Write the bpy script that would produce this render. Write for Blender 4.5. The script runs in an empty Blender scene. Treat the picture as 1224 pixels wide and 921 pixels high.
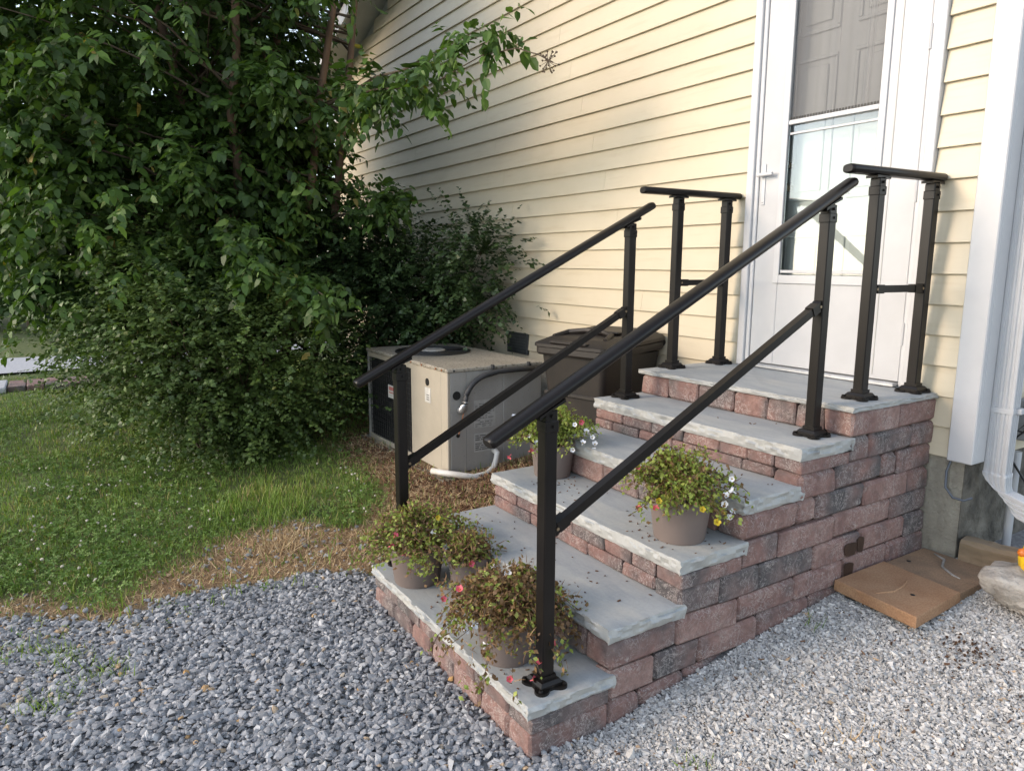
import bpy, bmesh, math, random
import numpy as np
from mathutils import Vector, Matrix, noise as mnoise

random.seed(7); rng = np.random.default_rng(7)
scene = bpy.context.scene
COL = scene.collection

# ------------------------------------------------------------------ camera
cam_d = bpy.data.cameras.new('camera'); cam = bpy.data.objects.new('camera', cam_d); COL.objects.link(cam)
cam_d.sensor_width = 36; cam_d.lens = 25.24; cam_d.clip_start = 0.05; cam_d.clip_end = 400
YAW, PITCH, ROLL = 0.9974, 0.1683, 0.0048
fw = Vector((-math.sin(YAW)*math.cos(PITCH), math.cos(YAW)*math.cos(PITCH), -math.sin(PITCH)))
rt = fw.cross(Vector((0, 0, 1))).normalized(); up = rt.cross(fw)
r2 = rt*math.cos(ROLL)+up*math.sin(ROLL); u2 = up*math.cos(ROLL)-rt*math.sin(ROLL)
mw = Matrix((r2, u2, -fw)).transposed().to_4x4(); mw.translation = (1.8951, -3.8846, 1.7151)
cam.matrix_world = mw; scene.camera = cam
CAMP = np.array([1.8951, -3.8846, 1.7151])

# ------------------------------------------------------------------ sky, sun, exposure
SUN_EL, SUN_AZ = 24.0, 199.0            # azimuth clockwise from +Y
world = bpy.data.worlds.new('World'); scene.world = world; world.use_nodes = True
wn = world.node_tree.nodes; wl = world.node_tree.links
sky = wn.new('ShaderNodeTexSky'); sky.sky_type = 'NISHITA'; sky.sun_disc = False
sky.sun_elevation = math.radians(SUN_EL); sky.sun_rotation = math.radians(SUN_AZ)
sky.air_density = 1.0; sky.dust_density = 0.6; sky.ozone_density = 1.0
hs = wn.new('ShaderNodeHueSaturation'); hs.inputs['Saturation'].default_value = .56; wl.new(sky.outputs[0], hs.inputs['Color']); wl.new(hs.outputs[0], wn['Background'].inputs[0]); wn['Background'].inputs[1].default_value = 0.15
sun_d = bpy.data.lights.new('sun', 'SUN'); sun_d.energy = 0.85; sun_d.angle = math.radians(18); sun_d.color = (1.0, 0.76, 0.54)
sun = bpy.data.objects.new('sun', sun_d); COL.objects.link(sun)
_az = math.radians(SUN_AZ); _el = math.radians(SUN_EL)
sdir = Vector((math.sin(_az)*math.cos(_el), math.cos(_az)*math.cos(_el), math.sin(_el)))
sun.rotation_euler = (-sdir).to_track_quat('-Z', 'Y').to_euler(); sun.location = sdir*30
vs = scene.view_settings; vs.view_transform = 'Standard'; vs.look = 'None'; vs.gamma = 1.0; vs.exposure = 1.46
vs.use_curve_mapping = False
scene.cycles.max_bounces = 7; scene.cycles.diffuse_bounces = 3; scene.cycles.glossy_bounces = 3; scene.cycles.transmission_bounces = 3; scene.cycles.transparent_max_bounces = 8
scene.cycles.caustics_reflective = False; scene.cycles.caustics_refractive = False

# ------------------------------------------------------------------ materials
def new_mat(name):
    m = bpy.data.materials.new(name); m.use_nodes = True
    nt = m.node_tree; return m, nt, nt.nodes['Principled BSDF']
def N(nt, t, **kw):
    n = nt.nodes.new(t)
    for k, v in kw.items(): setattr(n, k, v)
    return n
def ramp(nt, fac, stops):
    r = N(nt, 'ShaderNodeValToRGB'); cr = r.color_ramp
    while len(cr.elements) < len(stops): cr.elements.new(0.5)
    for e, (p, c) in zip(cr.elements, stops): e.position = p; e.color = (*c, 1)
    nt.links.new(fac, r.inputs[0]); return r
def noise(nt, scale, detail=5, rough=0.6, stretch=None, coord='Object'):
    tc = N(nt, 'ShaderNodeTexCoord'); src = tc.outputs[coord]
    if stretch:
        mp = N(nt, 'ShaderNodeMapping'); mp.inputs['Scale'].default_value = stretch
        nt.links.new(src, mp.inputs[0]); src = mp.outputs[0]
    n = N(nt, 'ShaderNodeTexNoise'); n.inputs['Scale'].default_value = scale
    n.inputs['Detail'].default_value = detail; n.inputs['Roughness'].default_value = rough
    nt.links.new(src, n.inputs['Vector']); return n
def bump(nt, b, height, strength, dist, prev=None):
    bp = N(nt, 'ShaderNodeBump'); bp.inputs['Strength'].default_value = strength; bp.inputs['Distance'].default_value = dist
    nt.links.new(height, bp.inputs['Height'])
    if prev: nt.links.new(prev.outputs[0], bp.inputs['Normal'])
    nt.links.new(bp.outputs[0], b.inputs['Normal']); return bp
def mixc(nt, fac, a, b, mode='MIX'):
    m = N(nt, 'ShaderNodeMix', data_type='RGBA', blend_type=mode)
    for sock, v in ((m.inputs[0], fac), (m.inputs[6], a), (m.inputs[7], b)):
        if isinstance(v, (int, float)): sock.default_value = v
        elif isinstance(v, tuple): sock.default_value = (*v, 1)
        else: nt.links.new(v, sock)
    return m.outputs[2]
def simple(name, c1, c2=None, scale=8, rough=0.6, bs=0.0, bd=0.003, bscale=40, metal=0.0, stretch=None, spec=0.5, lo=.35, hi=.65):
    m, nt, b = new_mat(name)
    if c2:
        n = noise(nt, scale, stretch=stretch); r = ramp(nt, n.outputs[0], [(lo, c1), (hi, c2)])
        nt.links.new(r.outputs[0], b.inputs['Base Color'])
    else: b.inputs['Base Color'].default_value = (*c1, 1)
    b.inputs['Roughness'].default_value = rough; b.inputs['Metallic'].default_value = metal
    b.inputs['Specular IOR Level'].default_value = spec
    if bs:
        n2 = noise(nt, bscale, stretch=stretch); bump(nt, b, n2.outputs[0], bs, bd)
    return m
MAT = {}
# siding: pale yellow vinyl, faint embossed grain and grime
def m_siding():
    m, nt, b = new_mat('siding_vinyl')
    n = noise(nt, 1.3, 6, .65); g = noise(nt, 14, 4, .6, (0.15, 1, 1.6))
    c = ramp(nt, n.outputs[0], [(.3, (.53, .468, .345)), (.72, (.59, .525, .395))])
    oi = N(nt, 'ShaderNodeObjectInfo')
    c2 = mixc(nt, 0.10, c.outputs[0], ramp(nt, oi.outputs['Random'], [(0, (.53, .46, .33)), (1, (.63, .55, .41))]).outputs[0])
    dirt = ramp(nt, g.outputs[0], [(.55, (1, 1, 1)), (.85, (.86, .83, .77))])
    nt.links.new(mixc(nt, 1.0, c2, dirt.outputs[0], 'MULTIPLY'), b.inputs['Base Color'])
    b.inputs['Roughness'].default_value = .42
    gr = noise(nt, 60, 4, .6, (0.05, 1, 1)); bump(nt, b, gr.outputs[0], .12, .002)
    return m
MAT['siding'] = m_siding()
MAT['white'] = simple('white_paint', (.50, .505, .515), (.45, .455, .465), 3, .35, .05, .002, 20)
MAT['white_trim'] = simple('white_vinyl_trim', (.54, .545, .555), (.48, .485, .495), 2, .3, .04, .002, 10)
MAT['door_white'] = simple('entry_door_paint', (.58, .60, .58), (.52, .54, .52), 2, .35, .05, .002, 20)
MAT['soffit'] = simple('soffit_grey', (.42, .42, .40), (.36, .36, .34), 4, .6)
MAT['shingle'] = simple('roof_shingle', (.06, .055, .05), (.1, .09, .08), 20, .9, .4, .01, 60)
def m_parge():
    m, nt, b = new_mat('parged_concrete')
    n = noise(nt, 5, 8, .65); n2 = noise(nt, 1.6, 5, .6)
    c = ramp(nt, n.outputs[0], [(.3, (.25, .23, .185)), (.7, (.43, .405, .335))])
    st = ramp(nt, n2.outputs[0], [(.36, (.35, .33, .3)), (.48, (1, 1, 1))])
    nt.links.new(mixc(nt, .8, c.outputs[0], st.outputs[0], 'MULTIPLY'), b.inputs['Base Color'])
    b.inputs['Roughness'].default_value = .95
    w = noise(nt, 11, 7, .72); bp = bump(nt, b, w.outputs[0], 1.0, .05)
    return m
MAT['parge'] = m_parge()
# tumbled wall block: red / charcoal blended inside every block, pale scratches
def m_brick():
    m, nt, b = new_mat('tumbled_block')
    oi = N(nt, 'ShaderNodeObjectInfo'); tc = N(nt, 'ShaderNodeTexCoord')
    off = N(nt, 'ShaderNodeVectorMath', operation='ADD')
    sc = N(nt, 'ShaderNodeVectorMath', operation='SCALE'); sc.inputs[0].default_value = (37, 91, 53)
    nt.links.new(oi.outputs['Random'], sc.inputs['Scale'])
    nt.links.new(tc.outputs['Object'], off.inputs[0]); nt.links.new(sc.outputs[0], off.inputs[1])
    def nz(scale, det=5, ro=.6, dist=0):
        n = N(nt, 'ShaderNodeTexNoise'); n.inputs['Scale'].default_value = scale; n.inputs['Detail'].default_value = det
        n.inputs['Roughness'].default_value = ro; n.inputs['Distortion'].default_value = dist
        nt.links.new(off.outputs[0], n.inputs['Vector']); return n
    big = nz(4.2, 3, .5)
    add = N(nt, 'ShaderNodeMath', operation='MULTIPLY_ADD'); add.inputs[1].default_value = .30; add.inputs[2].default_value = -.15
    nt.links.new(oi.outputs['Random'], add.inputs[0])
    s = N(nt, 'ShaderNodeMath', operation='ADD'); nt.links.new(big.outputs[0], s.inputs[0]); nt.links.new(add.outputs[0], s.inputs[1])
    base = ramp(nt, s.outputs[0], [(.26, (.088, .08, .08)), (.40, (.155, .115, .108)), (.54, (.215, .125, .108)), (.75, (.27, .175, .15))])
    f = nz(26, 6, .7); c2 = mixc(nt, .55, base.outputs[0], ramp(nt, f.outputs[0], [(.3, (.45, .45, .45)), (.7, (1.35, 1.3, 1.28))]).outputs[0], 'MULTIPLY')
    # pale scratches and lime bloom
    sr = nz(17, 4, .75, 1.6); scr = ramp(nt, sr.outputs[0], [(.485, (0, 0, 0)), (.507, (1, 1, 1)), (.535, (0, 0, 0))])
    sp = nz(60, 3, .6); spk = ramp(nt, sp.outputs[0], [(.62, (0, 0, 0)), (.70, (1, 1, 1))])
    mk = N(nt, 'ShaderNodeMath', operation='MAXIMUM'); nt.links.new(scr.outputs[0], mk.inputs[0])
    mm = N(nt, 'ShaderNodeMath', operation='MULTIPLY'); mm.inputs[1].default_value = .5; nt.links.new(spk.outputs[0], mm.inputs[0]); nt.links.new(mm.outputs[0], mk.inputs[1])
    gate = nz(9, 3, .5); gr = ramp(nt, gate.outputs[0], [(.36, (0, 0, 0)), (.56, (1, 1, 1))])
    mk2 = N(nt, 'ShaderNodeMath', operation='MULTIPLY'); nt.links.new(mk.outputs[0], mk2.inputs[0]); nt.links.new(gr.outputs[0], mk2.inputs[1])
    mk3 = N(nt, 'ShaderNodeMath', operation='MULTIPLY'); nt.links.new(mk2.outputs[0], mk3.inputs[0]); mk3.inputs[1].default_value = .75
    nt.links.new(mixc(nt, mk3.outputs[0], c2, (.50, .45, .42)), b.inputs['Base Color'])
    b.inputs['Roughness'].default_value = .9
    h = nz(34, 6, .7); bp = bump(nt, b, h.outputs[0], .95, .010); h2 = nz(8, 3, .5); bump(nt, b, h2.outputs[0], .5, .01, bp)
    return m
MAT['brick'] = m_brick()
MAT['wet'] = simple('wet_brown_patch', (.028, .014, .009), (.045, .022, .013), 20, .5, .4, .004, 40)
def m_slab():
    m, nt, b = new_mat('bluestone')
    n = noise(nt, 2.2, 6, .6, (1, 2.2, 1)); fine = noise(nt, 70, 4, .7); st = noise(nt, 13, 8, .7, (.35, 1.3, 1.6))
    c = ramp(nt, n.outputs[0], [(.3, (.28, .30, .315)), (.52, (.355, .37, .37)), (.72, (.40, .395, .37))])
    c2 = mixc(nt, .38, c.outputs[0], ramp(nt, st.outputs[0], [(.33, (.66, .70, .76)), (.52, (1.0, 1.0, 1.0)), (.66, (1.25, 1.21, 1.13))]).outputs[0], 'MULTIPLY')
    c3 = mixc(nt, .4, c2, ramp(nt, fine.outputs[0], [(.3, (.8, .8, .8)), (.7, (1.15, 1.15, 1.15))]).outputs[0], 'MULTIPLY')
    # paler tan on the split vertical edges
    ge = N(nt, 'ShaderNodeNewGeometry'); sx = N(nt, 'ShaderNodeSeparateXYZ'); nt.links.new(ge.outputs['True Normal'], sx.inputs[0])
    ed = ramp(nt, sx.outputs[2], [(.35, (1, 1, 1)), (.8, (0, 0, 0))])
    c4 = mixc(nt, ed.outputs[0], c3, mixc(nt, .35, c3, (.42, .395, .345)))
    nt.links.new(c4, b.inputs['Base Color']); b.inputs['Roughness'].default_value = .75
    bp = bump(nt, b, st.outputs[0], .35, .006); bump(nt, b, fine.outputs[0], .25, .002, bp)
    return m
MAT['slab'] = m_slab()
def m_metal():
    m, nt, b = new_mat('dark_bronze_powder_coat')
    n = noise(nt, 6, 4, .6); sp = noise(nt, 230, 2, .5)
    c = ramp(nt, n.outputs[0], [(.3, (.0075, .0062, .0058)), (.7, (.011, .009, .008))])
    s = ramp(nt, sp.outputs[0], [(.72, (0, 0, 0)), (.80, (1, 1, 1))])
    nt.links.new(mixc(nt, mixc(nt, .35, (0, 0, 0), s.outputs[0]), c.outputs[0], (.16, .14, .12)), b.inputs['Base Color'])
    b.inputs['Roughness'].default_value = .33; b.inputs['Specular IOR Level'].default_value = .25
    bump(nt, b, noise(nt, 300, 2).outputs[0], .06, .001)
    return m
MAT['metal'] = m_metal()
MAT['bolt'] = simple('steel_bolt', (.25, .2, .14), None, rough=.4, metal=.9)
MAT['ac_tan'] = simple('ac_cabinet_tan', (.43, .385, .31), (.37, .33, .265), 3, .5, .05, .003, 30)
def m_acgrey(name, a, bb, spl):
    m, nt, b = new_mat(name)
    n = noise(nt, 3, 7, .65); sp = noise(nt, 55, 4, .6); st = noise(nt, 6, 5, .6, (1, 1, .25))
    c = ramp(nt, n.outputs[0], [(.3, a), (.7, bb)])
    d = ramp(nt, sp.outputs[0], [(spl, (1, 1, 1)), (spl+.08, (.35, .32, .28))])
    c2 = mixc(nt, 1.0, c.outputs[0], d.outputs[0], 'MULTIPLY')
    c3 = mixc(nt, .4, c2, ramp(nt, st.outputs[0], [(.4, (.8, .78, .74)), (.65, (1.1, 1.1, 1.1))]).outputs[0], 'MULTIPLY')
    nt.links.new(c3, b.inputs['Base Color']); b.inputs['Roughness'].default_value = .5
    return m
MAT['ac_grey'] = m_acgrey('ac_cabinet_grey', (.30, .29, .27), (.36, .35, .33), .66)
MAT['ac_top'] = m_acgrey('ac_top_dirty', (.30, .27, .22), (.42, .39, .33), .54)
MAT['black'] = simple('black_plastic', (.012, .012, .012), None, rough=.5)
MAT['rubber'] = simple('dark_grey_conduit', (.028, .029, .031), (.045, .045, .048), 10, .6)
MAT['galv'] = simple('galvanised_fitting', (.45, .46, .47), (.55, .56, .57), 20, .4, metal=.7)
MAT['pvc'] = simple('white_pvc', (.7, .69, .66), (.55, .52, .46), 6, .4)
MAT['copper'] = simple('copper_wire', (.4, .16, .07), None, rough=.4, metal=.6)
MAT['paper'] = simple('sticker_paper', (.62, .61, .57), (.5, .49, .46), 15, .6)
MAT['faded'] = simple('faded_sticker', (.42, .41, .38), (.34, .33, .31), 25, .6)
MAT['ink'] = simple('sticker_ink', (.06, .06, .06), (.2, .2, .19), 60, .6)
MAT['red_ink'] = simple('red_print', (.5, .05, .03), None, rough=.5)
def m_bin():
    m, nt, b = new_mat('bin_brown_plastic')
    n = noise(nt, 4, 6, .65); st = noise(nt, 10, 5, .6, (1, 1, .3))
    c = ramp(nt, n.outputs[0], [(.35, (.010, .008, .007)), (.7, (.024, .018, .014))])
    nt.links.new(mixc(nt, .5, c.outputs[0], ramp(nt, st.outputs[0], [(.4, (.7, .7, .7)), (.65, (1.4, 1.35, 1.3))]).outputs[0], 'MULTIPLY'), b.inputs['Base Color'])
    b.inputs['Roughness'].default_value = .55; bump(nt, b, noise(nt, 150, 3).outputs[0], .15, .002)
    return m
MAT['bin'] = m_bin()
MAT['pot'] = simple('taupe_plastic_pot', (.155, .12, .108), (.18, .143, .128), 4, .5, .08, .002, 60)
MAT['soil'] = simple('potting_soil', (.02, .014, .01), (.045, .03, .02), 40, 1, .8, .01, 60)
MAT['paver'] = None
def m_paver(name, a, bb):
    m, nt, b = new_mat(name)
    n = noise(nt, 5, 6, .6); f = noise(nt, 120, 4, .7)
    c = ramp(nt, n.outputs[0], [(.35, a), (.65, bb)])
    nt.links.new(mixc(nt, .7, c.outputs[0], ramp(nt, f.outputs[0], [(.3, (.6, .6, .6)), (.7, (1.3, 1.3, 1.3))]).outputs[0], 'MULTIPLY'), b.inputs['Base Color'])
    b.inputs['Roughness'].default_value = .95; bump(nt, b, f.outputs[0], .6, .004)
    return m
MAT['paver'] = m_paver('tan_concrete_paver', (.31, .165, .085), (.38, .23, .13))
MAT['paver2'] = m_paver('weathered_tan_paver', (.19, .13, .085), (.33, .21, .125))
MAT['timber'] = simple('weathered_timber', (.16, .12, .075), (.29, .215, .14), 14, .9, .6, .006, 30, stretch=(.2, 1, 1))
MAT['rock'] = simple('pale_field_stone', (.22, .20, .175), (.44, .41, .37), 9, .85, .9, .03, 18)
MAT['alu'] = simple('white_aluminium', (.47, .48, .495), (.42, .43, .445), 3, .4, .05, .002, 10)
MAT['cable'] = simple('black_cable', (.012, .012, .013), None, rough=.5)
MAT['cable_blue'] = simple('grey_blue_cable', (.08, .095, .12), None, rough=.5)
MAT['boxgrey'] = simple('grey_utility_box', (.22, .23, .24), (.3, .31, .32), 9, .5)
MAT['yellow'] = simple('yellow_glazed', (.72, .48, .02), (.65, .38, .02), 9, .35)
MAT['orange'] = simple('orange_glazed', (.55, .15, .02), None, rough=.4)
MAT['green'] = simple('green_glazed', (.05, .25, .12), None, rough=.4)
MAT['bark'] = simple('smooth_tan_bark', (.085, .052, .032), (.16, .10, .065), 7, .8, .4, .01, 25, stretch=(1, 1, .25))
MAT['twig'] = simple('brown_twig', (.06, .04, .025), (.11, .08, .05), 15, .8)
MAT['drytwig'] = simple('dry_seed_head', (.07, .05, .035), (.12, .085, .055), 15, .9)
MAT['grille'] = simple('black_grille_wire', (.02, .02, .021), None, rough=.45)
MAT['coil'] = simple('dark_coil', (.012, .012, .012), (.02, .02, .02), 90, .7)

def tinted(name, stops, rough=.6, trans=0.0, spec=.4, noise_amt=0.0):
    m, nt, b = new_mat(name)
    at = N(nt, 'ShaderNodeAttribute', attribute_name='tint')
    r = ramp(nt, at.outputs['Fac'], stops); c = r.outputs[0]
    if noise_amt:
        n = noise(nt, 60, 4, .7); c = mixc(nt, noise_amt, c, ramp(nt, n.outputs[0], [(.3, (.6, .6, .6)), (.7, (1.35, 1.35, 1.35))]).outputs[0], 'MULTIPLY')
    nt.links.new(c, b.inputs['Base Color']); b.inputs['Roughness'].default_value = rough; b.inputs['Specular IOR Level'].default_value = spec
    if trans:
        t = N(nt, 'ShaderNodeBsdfTranslucent'); mx = N(nt, 'ShaderNodeMixShader'); mx.inputs[0].default_value = trans
        tc = mixc(nt, 1.0, c, (1.35, 1.5, .6), 'MULTIPLY'); nt.links.new(tc, t.inputs[0])
        nt.links.new(b.outputs[0], mx.inputs[1]); nt.links.new(t.outputs[0], mx.inputs[2])
        nt.links.new(mx.outputs[0], nt.nodes['Material Output'].inputs[0])
    return m
MAT['leaf_big'] = tinted('broad_leaf', [(0, (.03, .056, .017)), (.5, (.06, .115, .024)), (.82, (.10, .18, .033)), (.97, (.16, .24, .05)), (1, (.24, .19, .055))], .5, .24, .35)
MAT['leaf_small'] = tinted('privet_leaf', [(0, (.042, .068, .022)), (.5, (.082, .132, .033)), (.85, (.135, .20, .05)), (1, (.21, .23, .07))], .5, .2, .45)
MAT['leaf_dark'] = tinted('dark_shrub_leaf', [(0, (.022, .042, .016)), (.6, (.045, .08, .026)), (1, (.085, .14, .04))], .45, .15, .45)
MAT['leaf_far'] = tinted('far_leaf', [(0, (.03, .055, .018)), (.6, (.06, .11, .03)), (1, (.10, .17, .045))], .6, .25, .3)
MAT['leaf_pot'] = tinted('calibrachoa_leaf', [(0, (.11, .06, .03)), (.30, (.25, .15, .07)), (.38, (.15, .17, .035)), (.7, (.24, .31, .06)), (1, (.40, .43, .10))], .55, .25, .4)
MAT['stem_dry'] = tinted('dead_stem', [(0, (.13, .065, .032)), (.6, (.25, .145, .07)), (1, (.38, .25, .13))], .85)
MAT['grass'] = tinted('grass_blade', [(0, (.095, .165, .03)), (.5, (.175, .265, .05)), (.85, (.25, .33, .08)), (1, (.46, .37, .17))], .6, .2, .3)
MAT['clover'] = tinted('clover_leaf', [(0, (.07, .135, .028)), (.6, (.13, .215, .045)), (1, (.20, .28, .075))], .6, .15, .3)
MAT['straw'] = tinted('dead_grass_straw', [(0, (.26, .165, .085)), (.5, (.48, .34, .185)), (1, (.66, .53, .34))], .8)
MAT['mulch'] = tinted('bark_mulch', [(0, (.06, .03, .016)), (.5, (.15, .075, .04)), (1, (.26, .16, .09))], .9)
MAT['gravel'] = tinted('blue_grey_gravel', [(0, (.125, .13, .14)), (.35, (.24, .248, .262)), (.7, (.365, .37, .38)), (.93, (.52, .515, .505)), (.955, (.36, .33, .28)), (.985, (.42, .28, .15)), (1, (.48, .28, .10))], .75, 0, .35, .45)
MAT['fine'] = tinted('pale_fine_gravel', [(0, (.22, .215, .205)), (.4, (.42, .41, .395)), (.8, (.59, .575, .55)), (.96, (.72, .70, .67)), (1, (.45, .33, .22))], .8, 0, .3, .3)
MAT['litter'] = tinted('fallen_petal', [(0, (.045, .024, .014)), (.6, (.13, .065, .035)), (1, (.22, .14, .08))], .9)
MAT['clover_white'] = simple('clover_flower', (.55, .52, .44), (.38, .34, .26), 200, .8)
MAT['petal_white'] = simple('white_petal', (.78, .78, .80), None, rough=.6)
MAT['petal_red'] = simple('coral_red_petal', (.58, .07, .10), (.66, .14, .18), 90, .6)
MAT['petal_yellow'] = simple('yellow_petal', (.68, .55, .05), (.6, .42, .03), 90, .6)
MAT['pistil'] = simple('flower_throat', (.35, .22, .02), None, rough=.7)

# ------------------------------------------------------------------ helpers
def link(o, parent=None):
    COL.objects.link(o)
    if parent is not None: o.parent = parent
    return o
def tag(o, label=None, cat=None, group=None, kind=None):
    if label: o['label'] = label
    if cat: o['category'] = cat
    if group: o['group'] = group
    if kind: o['kind'] = kind
    return o
def thing(name, label, cat, group=None, loc=(0, 0, 0), rz=0):
    o = bpy.data.objects.new(name, None); o.empty_display_size = .1
    o.location = loc; o.rotation_euler = (0, 0, rz); COL.objects.link(o); return tag(o, label, cat, group)
class MB:
    """collects simple shapes into one mesh object"""
    def __init__(s): s.v = []; s.f = []
    def add(s, vs, fs):
        o = len(s.v); s.v += [tuple(p) for p in vs]; s.f += [tuple(i+o for i in q) for q in fs]; return s
    def box(s, x0, x1, y0, y1, z0, z1):
        v = [(x, y, z) for x in (x0, x1) for y in (y0, y1) for z in (z0, z1)]
        return s.add(v, [(0, 1, 3, 2), (4, 6, 7, 5), (0, 4, 5, 1), (2, 3, 7, 6), (0, 2, 6, 4), (1, 5, 7, 3)])
    def cbox(s, x0, x1, y0, y1, z0, z1, c=.006, jit=0.0):
        """chamfered box, 24 vertices"""
        lo = (x0, y0, z0); hi = (x1, y1, z1); V = []; idx = {}
        for a in (0, 1):
            for b in (0, 1):
                for d in (0, 1):
                    sg = (a, b, d)
                    j = [random.uniform(-jit, jit) for _ in range(3)]; cc = c*(1+random.uniform(-.5, .9) if jit else 1)
                    for ax in range(3):
                        p = []
                        for k in range(3):
                            e = hi[k] if sg[k] else lo[k]; dirn = -1 if sg[k] else 1
                            p.append(e+(0 if k == ax else dirn*cc)+j[k])
                        idx[sg, ax] = len(V); V.append(p)
        F = []
        for ax in range(3):
            o1, o2 = [k for k in range(3) if k != ax]
            for sd in (0, 1):
                q = []
                for (m, n) in ((0, 0), (1, 0), (1, 1), (0, 1)):
                    sg = [0, 0, 0]; sg[ax] = sd; sg[o1] = m; sg[o2] = n; q.append(idx[tuple(sg), ax])
                F.append(tuple(q))
            for m in (0, 1):                       # edges running along ax
                for n in (0, 1):
                    a = [0, 0, 0]; b = [0, 0, 0]; a[o1] = b[o1] = m; a[o2] = b[o2] = n; b[ax] = 1
                    F.append((idx[tuple(a), o1], idx[tuple(b), o1], idx[tuple(b), o2], idx[tuple(a), o2]))
        for a in (0, 1):
            for b in (0, 1):
                for d in (0, 1): F.append(tuple(idx[(a, b, d), k] for k in range(3)))
        return s.add(V, F)
    def loft(s, rings, cap=True, closed=True):
        n = len(rings[0]); V = [p for r in rings for p in r]; F = []
        for i in range(len(rings)-1):
            for j in range(n if closed else n-1):
                k = (j+1) % n; F.append((i*n+j, i*n+k, (i+1)*n+k, (i+1)*n+j))
        if cap: F += [tuple(range(n-1, -1, -1)), tuple((len(rings)-1)*n+j for j in range(n))]
        return s.add(V, F)
    def tube(s, pts, r, n=8, cap=True, prof=None, upv=(0, 0, 1)):
        pts = [Vector(p) for p in pts]; rings = []
        rs = r if isinstance(r, (list, tuple)) else [r]*len(pts)
        for i, p in enumerate(pts):
            t = (pts[min(i+1, len(pts)-1)]-pts[max(i-1, 0)]).normalized(); u = Vector(upv)
            if abs(t.dot(u)) > .95: u = Vector((1, 0, 0))
            a = t.cross(u).normalized(); b = a.cross(t)
            if prof: rings.append([p+a*(x*rs[i])+b*(y*rs[i]) for x, y in prof])
            else: rings.append([p+a*(math.cos(2*math.pi*k/n)*rs[i])+b*(math.sin(2*math.pi*k/n)*rs[i]) for k in range(n)])
        return s.loft(rings, cap)
    def lathe(s, prof, c=(0, 0, 0), n=24, cap=True):
        return s.loft([[(c[0]+r*math.cos(2*math.pi*k/n), c[1]+r*math.sin(2*math.pi*k/n), c[2]+z) for k in range(n)] for r, z in prof], cap)
    def build(s, name, mat, parent=None, smooth=False, loc=None):
        me = bpy.data.meshes.new(name); v = s.v
        if loc is not None: v = [(a-loc[0], b-loc[1], c-loc[2]) for a, b, c in v]
        me.from_pydata(v, [], s.f); bm = bmesh.new(); bm.from_mesh(me); bmesh.ops.recalc_face_normals(bm, faces=bm.faces); bm.to_mesh(me); bm.free()
        me.materials.append(MAT[mat] if isinstance(mat, str) else mat)
        if smooth: me.polygons.foreach_set('use_smooth', [True]*len(me.polygons))
        o = bpy.data.objects.new(name, me)
        if loc is not None: o.location = loc
        return link(o, parent)
def auto_smooth(o, ang=35):
    me = o.data; me.polygons.foreach_set('use_smooth', [True]*len(me.polygons)); me.set_sharp_from_angle(angle=math.radians(ang)); return o
def np_mesh(name, V, F, mat, parent=None, tint=None, smooth=False):
    """V (n,3), F (m,k) numpy, uniform polygons"""
    me = bpy.data.meshes.new(name); V = np.asarray(V, np.float32); F = np.asarray(F, np.int32); k = F.shape[1]
    me.vertices.add(len(V)); me.vertices.foreach_set('co', V.ravel())
    me.loops.add(F.size); me.loops.foreach_set('vertex_index', F.ravel())
    me.polygons.add(len(F)); me.polygons.foreach_set('loop_start', np.arange(0, F.size, k, dtype=np.int32))
    me.polygons.foreach_set('loop_total', np.full(len(F), k, np.int32))
    me.polygons.foreach_set('use_smooth', np.full(len(F), smooth, bool))
    if tint is not None:
        a = me.attributes.new('tint', 'FLOAT', 'FACE'); a.data.foreach_set('value', np.asarray(tint, np.float32))
    me.update(calc_edges=True); me.validate()
    me.materials.append(MAT[mat]); return link(bpy.data.objects.new(name, me), parent)
def scatter_arrays(bases, faces, pos, R, S, tint):
    """bases: list of (nv,3) shapes, one picked per item; R (n,3,3); S (n,3)"""
    bases = np.asarray(bases); n = len(pos); pick = rng.integers(0, len(bases), n)
    v = bases[pick]*S[:, None, :]; v = np.einsum('nij,nvj->nvi', R, v)+pos[:, None, :]
    nv = bases.shape[1]; f = faces[None]+(np.arange(n)*nv)[:, None, None]
    return v.reshape(-1, 3), f.reshape(-1, faces.shape[1]), np.repeat(tint, len(faces))
def frames(d, nrm=None):
    """rotation matrices: local Y -> d, local Z ~ nrm"""
    d = d/np.linalg.norm(d, axis=1, keepdims=True)
    if nrm is None: nrm = rng.normal(size=d.shape)
    x = np.cross(d, nrm); x /= np.linalg.norm(x, axis=1, keepdims=True)+1e-9
    z = np.cross(x, d); return np.stack([x, d, z], axis=2)
def rand_rot(n): return frames(rng.normal(size=(n, 3)), rng.normal(size=(n, 3)))
def ico():
    t = (1+5**.5)/2
    v = np.array([(-1, t, 0), (1, t, 0), (-1, -t, 0), (1, -t, 0), (0, -1, t), (0, 1, t), (0, -1, -t), (0, 1, -t), (t, 0, -1), (t, 0, 1), (-t, 0, -1), (-t, 0, 1)])/math.sqrt(1+t*t)
    f = np.array([(0, 11, 5), (0, 5, 1), (0, 1, 7), (0, 7, 10), (0, 10, 11), (1, 5, 9), (5, 11, 4), (11, 10, 2), (10, 7, 6), (7, 1, 8), (3, 9, 4), (3, 4, 2), (3, 2, 6), (3, 6, 8), (3, 8, 9), (4, 9, 5), (2, 4, 11), (6, 2, 10), (8, 6, 7), (9, 8, 1)])
    return v, f
ICO_V, ICO_F = ico()
OCT_V = np.array([(1, 0, 0), (-1, 0, 0), (0, 1, 0), (0, -1, 0), (0, 0, 1), (0, 0, -1)], float)
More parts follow.
